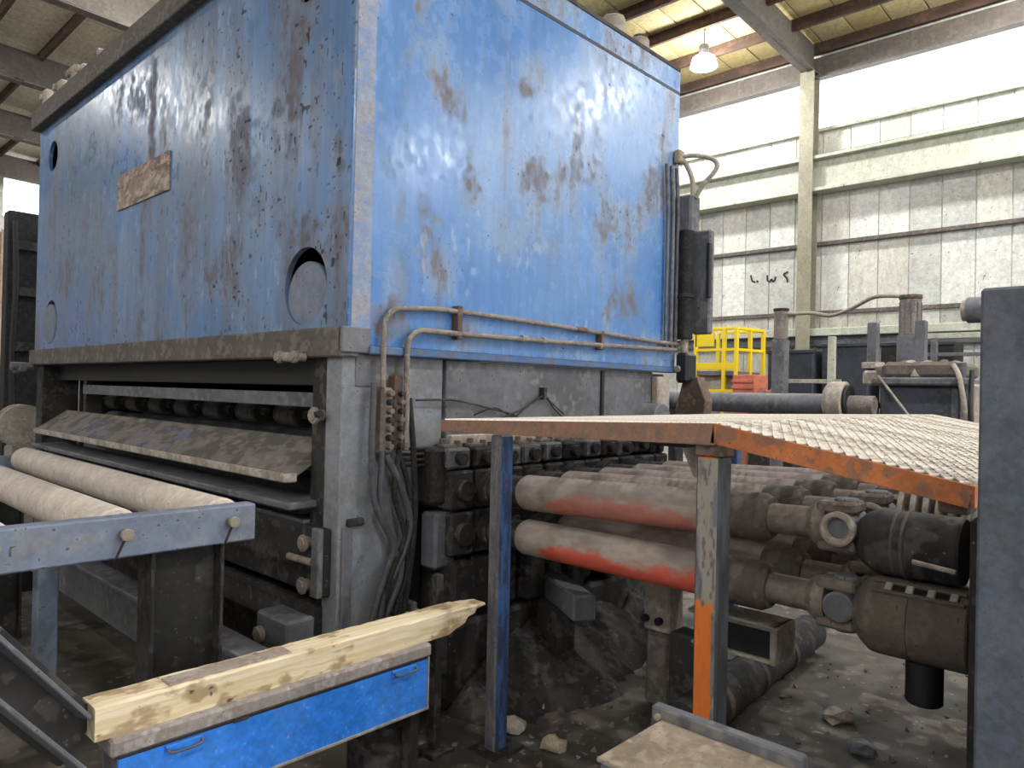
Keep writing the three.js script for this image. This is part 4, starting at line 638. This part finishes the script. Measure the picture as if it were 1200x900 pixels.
// rubble on the floor
{
  const stone = (x, z, s, label, m, grp) => { const r = rng(Math.floor(x * 991 + z * 337 + 5000)), g = new THREE.IcosahedronGeometry(s, 1), p = g.attributes.position, mp = new Map(); for (let i = 0; i < p.count; i++) { const k = [p.getX(i), p.getY(i), p.getZ(i)].map(v => v.toFixed(4)).join(); if (!mp.has(k)) mp.set(k, 0.72 + r() * 0.5); const f = mp.get(k); p.setXYZ(i, p.getX(i) * f, Math.max(-s * 0.35, p.getY(i) * f * 0.6), p.getZ(i) * f); } g.computeVertexNormals(); const o = mb().add(g, new THREE.Matrix4().setPosition(0, s * 0.35, 0)).build('rubble_lump', m, scene); o.position.set(x, 0.0, z); return tag(o, label, 'rubble', grp); };
  const L = (px, w, s, lab, m) => stone(px, w, s, lab, m, 'rubble on the floor');
  L(0.77, 0.08, 0.07, 'pale chunk of rubble on the floor right below the blue trough', M.cream); L(0.69, 0.2, 0.06, 'grey chunk of rubble left of the pale chunk below the trough', M.dust); L(0.8, 0.23, 0.05, 'small grey lump at the bottom edge below the trough', M.dust);
  L(0.5, -0.62, 0.07, 'pale lump on the floor behind the blue post foot', M.dust); L(0.75, -0.62, 0.06, 'pale flat lump beside the right of the blue post foot', M.cream); L(0.55, -1.75, 0.06, 'pale lump on the floor in front of the grey block', M.cream); L(0.75, -1.75, 0.05, 'small pale lump near the orange-footed post', M.dust);
  L(0.42, -0.9, 0.06, 'dusty lump in the dark behind the blue post', M.dust); L(1.55, -1.85, 0.07, 'lump of grey spoil on the floor under the slotted coupling', M.dust); L(1.75, -1.6, 0.06, 'lump of grey spoil nearest under the slotted coupling', M.steel); L(1.95, -1.0, 0.05, 'white lump on the floor beside the grey pillar foot', M.cream);
  const b = mb(), r = rng(401); for (let i = 0; i < 700; i++) { const x = -0.4 + r() * 3.0, z = -3 + r() * 3.6, s = 0.004 + Math.pow(r(), 4) * 0.02, g = new THREE.TetrahedronGeometry(s, 0); b.add(g, new THREE.Matrix4().makeRotationFromEuler(new THREE.Euler(r() * 6, r() * 6, r() * 6)).setPosition(x, s * 0.3, z)); }
  const o = b.build('grit_litter', M.midDust, floor); o.userData.kind = 'stuff';
}
// ------------------------------------------------------------------ machinery behind the walkway
{
  const t = thing('long_shaft', 'long grey shaft with a pale flange lying behind the walkway', 'shaft', [-0.3, 1.5, -5]);
  mb().cyl([-1.4, 1.525, -5], [0.36, 1.525, -5], 0.1, 28).build('shaft', M.steel, t); mb().lathe([v2(0.001, 0), v2(0.15, 0), v2(0.175, 0.02), v2(0.185, 0.05), v2(0.185, 0.16), v2(0.17, 0.17), v2(0.001, 0.17)], [0.33, 1.56, -5], qX, 36).build('flange', M.dust, t);
  mb().cyl([0.5, 1.56, -5], [0.53, 1.56, -5], 0.155, 32).build('dark_ring', M.black, t); mb().cyl([0.52, 1.53, -5], [0.74, 1.53, -5], 0.09, 24).build('stub_shaft', M.pipeBrown, t);
  for (const x of [-1.25, 0]) mb().box(x - 0.05, x + 0.05, 0, 1.44, -5.08, -4.92, 0.01).build('pedestal', M.grime, t);
  const g = thing('gear_reducer', 'grey gear reducer with dusty bolted lid and upright stubs behind the walkway', 'gearbox', [1.1, 0, -5.6]);
  mb().box(0.72, 1.32, 0, 1.72, -6.0, -5.2, 0.03).build('casing', M.navyGrey, g); mb().box(0.66, 1.4, 1.72, 1.79, -6.05, -5.14, 0.02).build('lid_flange', M.steel, g); mb().box(0.74, 1.34, 1.79, 1.93, -6.0, -5.2, 0.04).build('lid', M.midDust, g);
  mb().box(1.32, 1.44, 0, 1.74, -5.9, -5.3, 0.02).build('end_cover', M.dust, g); mb().cyl([0.62, 1.53, -5.2], [0.62, 1.53, -5.4], 0.05, 12).build('bearing_boss', M.grime, g);
  const r = rng(31); for (let i = 0; i < 16; i++) { const x = 0.7 + i * 0.043, h = 0.03 + r() * 0.09; mb().cyl([x, 1.79, -5.2 - r() * 0.15], [x, 1.82 + h, -5.24], 0.02 + r() * 0.03, 8).build('lid_bolt', r() < 0.5 ? M.dust : M.steel, g); }
  for (const x of [0.56, 0.97]) { mb().box(x - 0.045, x + 0.045, 1.8, 2.32, -5.56, -5.47, 0.008).build('upright_stub', M.steel, g); mb().cyl([x, 1.88, -5.52], [x, 1.94, -5.52], 0.1, 16).build('stub_collar', M.dust, g); }
  mb().box(0.5, 0.72, 1.72, 1.86, -5.62, -5.4, 0.02).build('side_block', M.dust, g);
  mb().tube([[0.72, 1.8, -5.14], [0.86, 1.62, -5.12], [1.02, 1.4, -5.1], [1.1, 1.2, -5.15]], 0.012, 6).build('pipe', M.dust, g); mb().tube([[1.42, 1.85, -5.3], [1.44, 1.6, -5.16], [1.46, 1.4, -5.1], [1.5, 1.2, -5.1]], 0.02, 8).build('hose', M.black, g);
  mb().tube([[1.3, 1.9, -5.2], [1.36, 1.8, -5.12], [1.4, 1.6, -5.1], [1.42, 1.4, -5.12]], 0.02, 8).build('hose', M.dust, g);
  const m1 = thing('vertical_motor', 'brown-grey upright motor standing above the gear reducer lid', 'motor', [0.75, 0, -6.6]);
  mb().cyl([0.67, 2.25, -6.3], [0.67, 2.62, -6.3], 0.1, 20).build('body', M.pipeBrown, m1); for (let i = 0; i < 10; i++) { const a = i / 10 * 6.283; mb().box(0.67 + Math.cos(a) * 0.1 - 0.008, 0.67 + Math.cos(a) * 0.1 + 0.008, 2.28, 2.58, -6.3 + Math.sin(a) * 0.1 - 0.008, -6.3 + Math.sin(a) * 0.1 + 0.008, 0.003).build('fin', M.steel, m1); } mb().cyl([0.67, 2.62, -6.3], [0.67, 2.66, -6.3], 0.11, 20).build('cowl', M.rust, m1); mb().box(0.57, 0.77, 0, 2.25, -6.4, -6.2, 0.01).build('pedestal', M.steel, m1);
  const m2 = thing('vertical_motor', 'dark upright motor standing right of the yellow railing', 'motor', [-0.85, 0, -7]);
  mb().cyl([-0.98, 2.3, -7], [-0.98, 2.66, -7], 0.085, 20).build('body', M.pipeBrown, m2); mb().cyl([-0.98, 2.66, -7], [-0.98, 2.69, -7], 0.095, 20).build('cowl', M.grime, m2); mb().box(-1.06, -0.9, 0, 2.3, -7.08, -6.92, 0.01).build('pedestal', M.steel, m2);
  mb().tube([[-0.9, 2.62, -7], [-0.55, 2.6, -6.9], [-0.3, 2.55, -6.8], [0.0, 2.6, -6.6], [0.3, 2.68, -6.4], [0.6, 2.66, -6.32]], 0.022, 8, 40).build('cable', M.dust, scene); const cb = scene.children[scene.children.length - 1]; tag(cb, 'pale cable sagging between the two upright motors', 'cable');
  const h = thing('guard_rail', 'low grey guard rail behind the gear reducer', 'railing', [1.1, 0, -6.9]);
  mb().bar([0.6, 2.28, -6.9], [1.85, 2.28, -6.9], 0.05, 0.06).build('rail', M.girder, h); for (const x of [0.75, 1.3, 1.8]) mb().box(x - 0.03, x + 0.03, 0, 2.26, -6.93, -6.87, 0.004).build('rail_post', M.steel, h); mb().bar([0.6, 2.08, -6.9], [1.85, 2.08, -6.9], 0.04, 0.04).build('rail', M.steel, h);
  const k = thing('limit_switch_head', 'dark round motor head peeking out behind the grey pillar top', 'motor', [1.95, 0, -3.9]);
  mb().cyl([1.66, 2.22, -3.9], [2.0, 2.22, -3.9], 0.09, 20).build('body', M.steel, k); mb().cyl([1.63, 2.22, -3.9], [1.67, 2.22, -3.9], 0.075, 20).build('cap', M.dust, k); mb().box(1.82, 1.97, 0, 2.16, -3.97, -3.83, 0.01).build('pedestal', M.steel, k);
}
{ // yellow stair landing
  const t = thing('yellow_railing', 'bright yellow guard railing round a small landing against the far siding', 'railing', [-3.0, 0, -9.6]);
  const B = (a, b, w = 0.05) => mb().bar(a, b, w, w, 0.006); const xs = [-3.55, -2.8], zs = [-9.5, -10.3], y0 = 1.95, y1 = 2.72;
  B([xs[0], y1, zs[0]], [xs[1] , y1, zs[0]]).build('top_rail', M.yellow, t); B([xs[1], y1, zs[0]], [xs[1] + 0.1, y1, zs[1]]).build('top_rail', M.yellow, t); B([xs[0], y1, zs[1]], [xs[1] + 0.1, y1, zs[1]]).build('top_rail', M.yellow, t);
  B([xs[0], 2.36, zs[0]], [xs[1], 2.36, zs[0]]).build('mid_rail', M.yellow, t); B([xs[1], 2.36, zs[0]], [xs[1] + 0.1, 2.36, zs[1]]).build('mid_rail', M.yellow, t);
  mb().box(xs[0], xs[1], 2.02, 2.14, zs[0] - 0.02, zs[0] + 0.02, 0.004).build('toe_board', M.yellow, t);
  for (const [x, z] of [[xs[0], zs[0]], [-3.02, zs[0]], [xs[1], zs[0]], [-2.75, -9.9], [-2.7, zs[1]], [xs[0], zs[1]]]) mb().box(x - 0.03, x + 0.03, z === zs[0] && x === -3.02 ? 0 : 1.4, y1, z - 0.03, z + 0.03, 0.004).build('rail_post', M.yellow, t);
  mb().box(xs[0], -3.2, 2.42, 2.72, zs[0] + 0.0, zs[0] + 0.03, 0.004).build('gate_panel', M.yellow, t);
  mb().box(xs[0], -2.75, 1.92, 2.0, zs[1], zs[0], 0.01).build('landing', M.steel, t); mb().box(xs[0], -3.1, 0, 1.92, zs[1], zs[0] - 0.1, 0.01).build('base', M.dust, t);
  mb().box(-3.5, -2.8, 1.64, 1.69, zs[0], zs[0] + 0.05, 0.006).build('lower_rail', M.yellow, t);
}
{
  const bins = [[-2.75, -1.95, 1.62, 2.4, -10.6, 'blue-grey storage bin behind the orange crate'], [-1.85, -1.1, 1.5, 2.5, -10.7, 'navy storage bin beneath the ledge between the two far posts'], [-0.95, 0.1, 1.6, 2.5, -10.8, 'dark green-black storage bin beneath the ledge left of the gear reducer']];
  bins.forEach(([x0, x1, y0, y1, z, lab], i) => { const t = thing('storage_bin', lab, 'bin', [(x0 + x1) / 2, 0, z]); mb().box(x0, x1, 0.4, y1, z - 0.6, z, 0.02).build('body', i === 2 ? M.grimeGreen : M.navy, t); mb().box(x0 - 0.02, x1 + 0.02, y1 - 0.06, y1, z - 0.02, z + 0.03, 0.008).build('rim', M.navy, t); for (const x of [x0 + 0.1, x1 - 0.1]) mb().box(x - 0.05, x + 0.05, 0, 0.4, z - 0.55, z - 0.05, 0.006).build('foot', M.grime, t); });
  const c = thing('orange_crate', 'faded orange crate beyond the long shaft right of the yellow railing', 'crate', [-2.5, 0, -9.2]);
  mb().box(-2.66, -2.3, 0.4, 1.93, -9.6, -9.1, 0.01).build('body', M.crate, c); for (const y of [1.7, 1.8]) mb().box(-2.67, -2.29, y, y + 0.05, -9.1, -9.08, 0.004).build('batten', M.crate, c); mb().box(-2.6, -2.4, 0, 0.4, -9.5, -9.2, 0.01).build('foot', M.grime, c);
  const rk = thing('pale_rack', 'pale rack of uprights and a rail behind the long shaft', 'rack', [-1.5, 0, -8.6]);
  for (const [x, y] of [[-1.62, 2.42], [-0.93, 2.45]]) mb().box(x - 0.045, x + 0.045, 0, y, -8.65, -8.56, 0.006).build('upright', M.girder, rk); mb().bar([-1.7, 1.82, -8.6], [-0.8, 1.82, -8.6], 0.05, 0.06).build('rail', M.dust, rk); mb().bar([-1.7, 1.62, -8.6], [-0.8, 1.62, -8.6], 0.04, 0.05).build('rail', M.dust, rk);
  const r = rng(15); const hp = thing('scrap_heap', 'heap of grey offcuts beside the orange crate', 'scrap', [-1.9, 0, -8.9]); mb().box(-2.25, -1.7, 0, 1.6, -9.1, -8.8, 0.02).build('stillage', M.grime, hp); for (let i = 0; i < 9; i++) { const x = -2.22 + r() * 0.45, y = 1.6 + r() * 0.12; mb().bar([x, y, -8.95], [x + 0.15 + r() * 0.1, y + (r() - 0.5) * 0.1, -8.8], 0.05, 0.06, 0.006).build('offcut', r() < 0.4 ? M.crate : M.paleSteel, hp); }
}
// ------------------------------------------------------------------ far left, beyond the end of the leveller
{
  const t = thing('dark_post', 'tall dark mottled machine post at the left edge beyond the leveller', 'post', [-6.5, 0, -0.2]);
  mb().box(-6.7, -6.5, 0, 3.42, -0.4, -0.05, 0.01).build('shaft', M.postDark, t); for (const y of [1.2, 1.9, 2.5, 3.0]) mb().box(-6.5, -6.47, y, y + 0.1, -0.36, -0.1, 0.006).build('clip', M.grime, t); mb().tube([[-6.45, 3.3, -0.1], [-6.44, 2.6, -0.12], [-6.45, 1.8, -0.1], [-6.42, 1.0, -0.12]], 0.025, 8).build('cable', M.black, t); 
  const d = thing('white_reel', 'pale round reel standing at the left behind the roller table', 'reel', [-6.1, 0, -0.2]);
  mb().lathe([v2(0.001, 0), v2(0.2, 0), v2(0.22, 0.02), v2(0.22, 0.05), v2(0.1, 0.06), v2(0.1, 0.2), v2(0.22, 0.21), v2(0.22, 0.25), v2(0.001, 0.26)], [-6.2, 1.12, -0.12], qX, 28).build('drum', M.dust, d); mb().box(-6.2, -5.95, 0, 0.92, -0.26, 0.0, 0.02).build('stand', M.paleSteel, d);
  const w = thing('cream_partition', 'cream partition panels far behind the dark post at the left edge', 'partition', [-15, 0, 1]);
  mb().box(-15.1, -15, 0, 2.3, -1.75, 4, 0.01).build('lower_panel', M.grime, w); mb().box(-15.1, -15, 2.3, 2.9, -1.75, 4, 0.01).build('orange_band', M.crate, w); mb().box(-15.1, -15, 2.9, 4.6, -1.75, 4, 0.01).build('upper_panel', M.cream, w); mb().box(-15, -14.95, 0.0, 4.65, -1.82, -1.72, 0.01).build('frame', M.cream, w);
}
renderer.render(scene, camera);
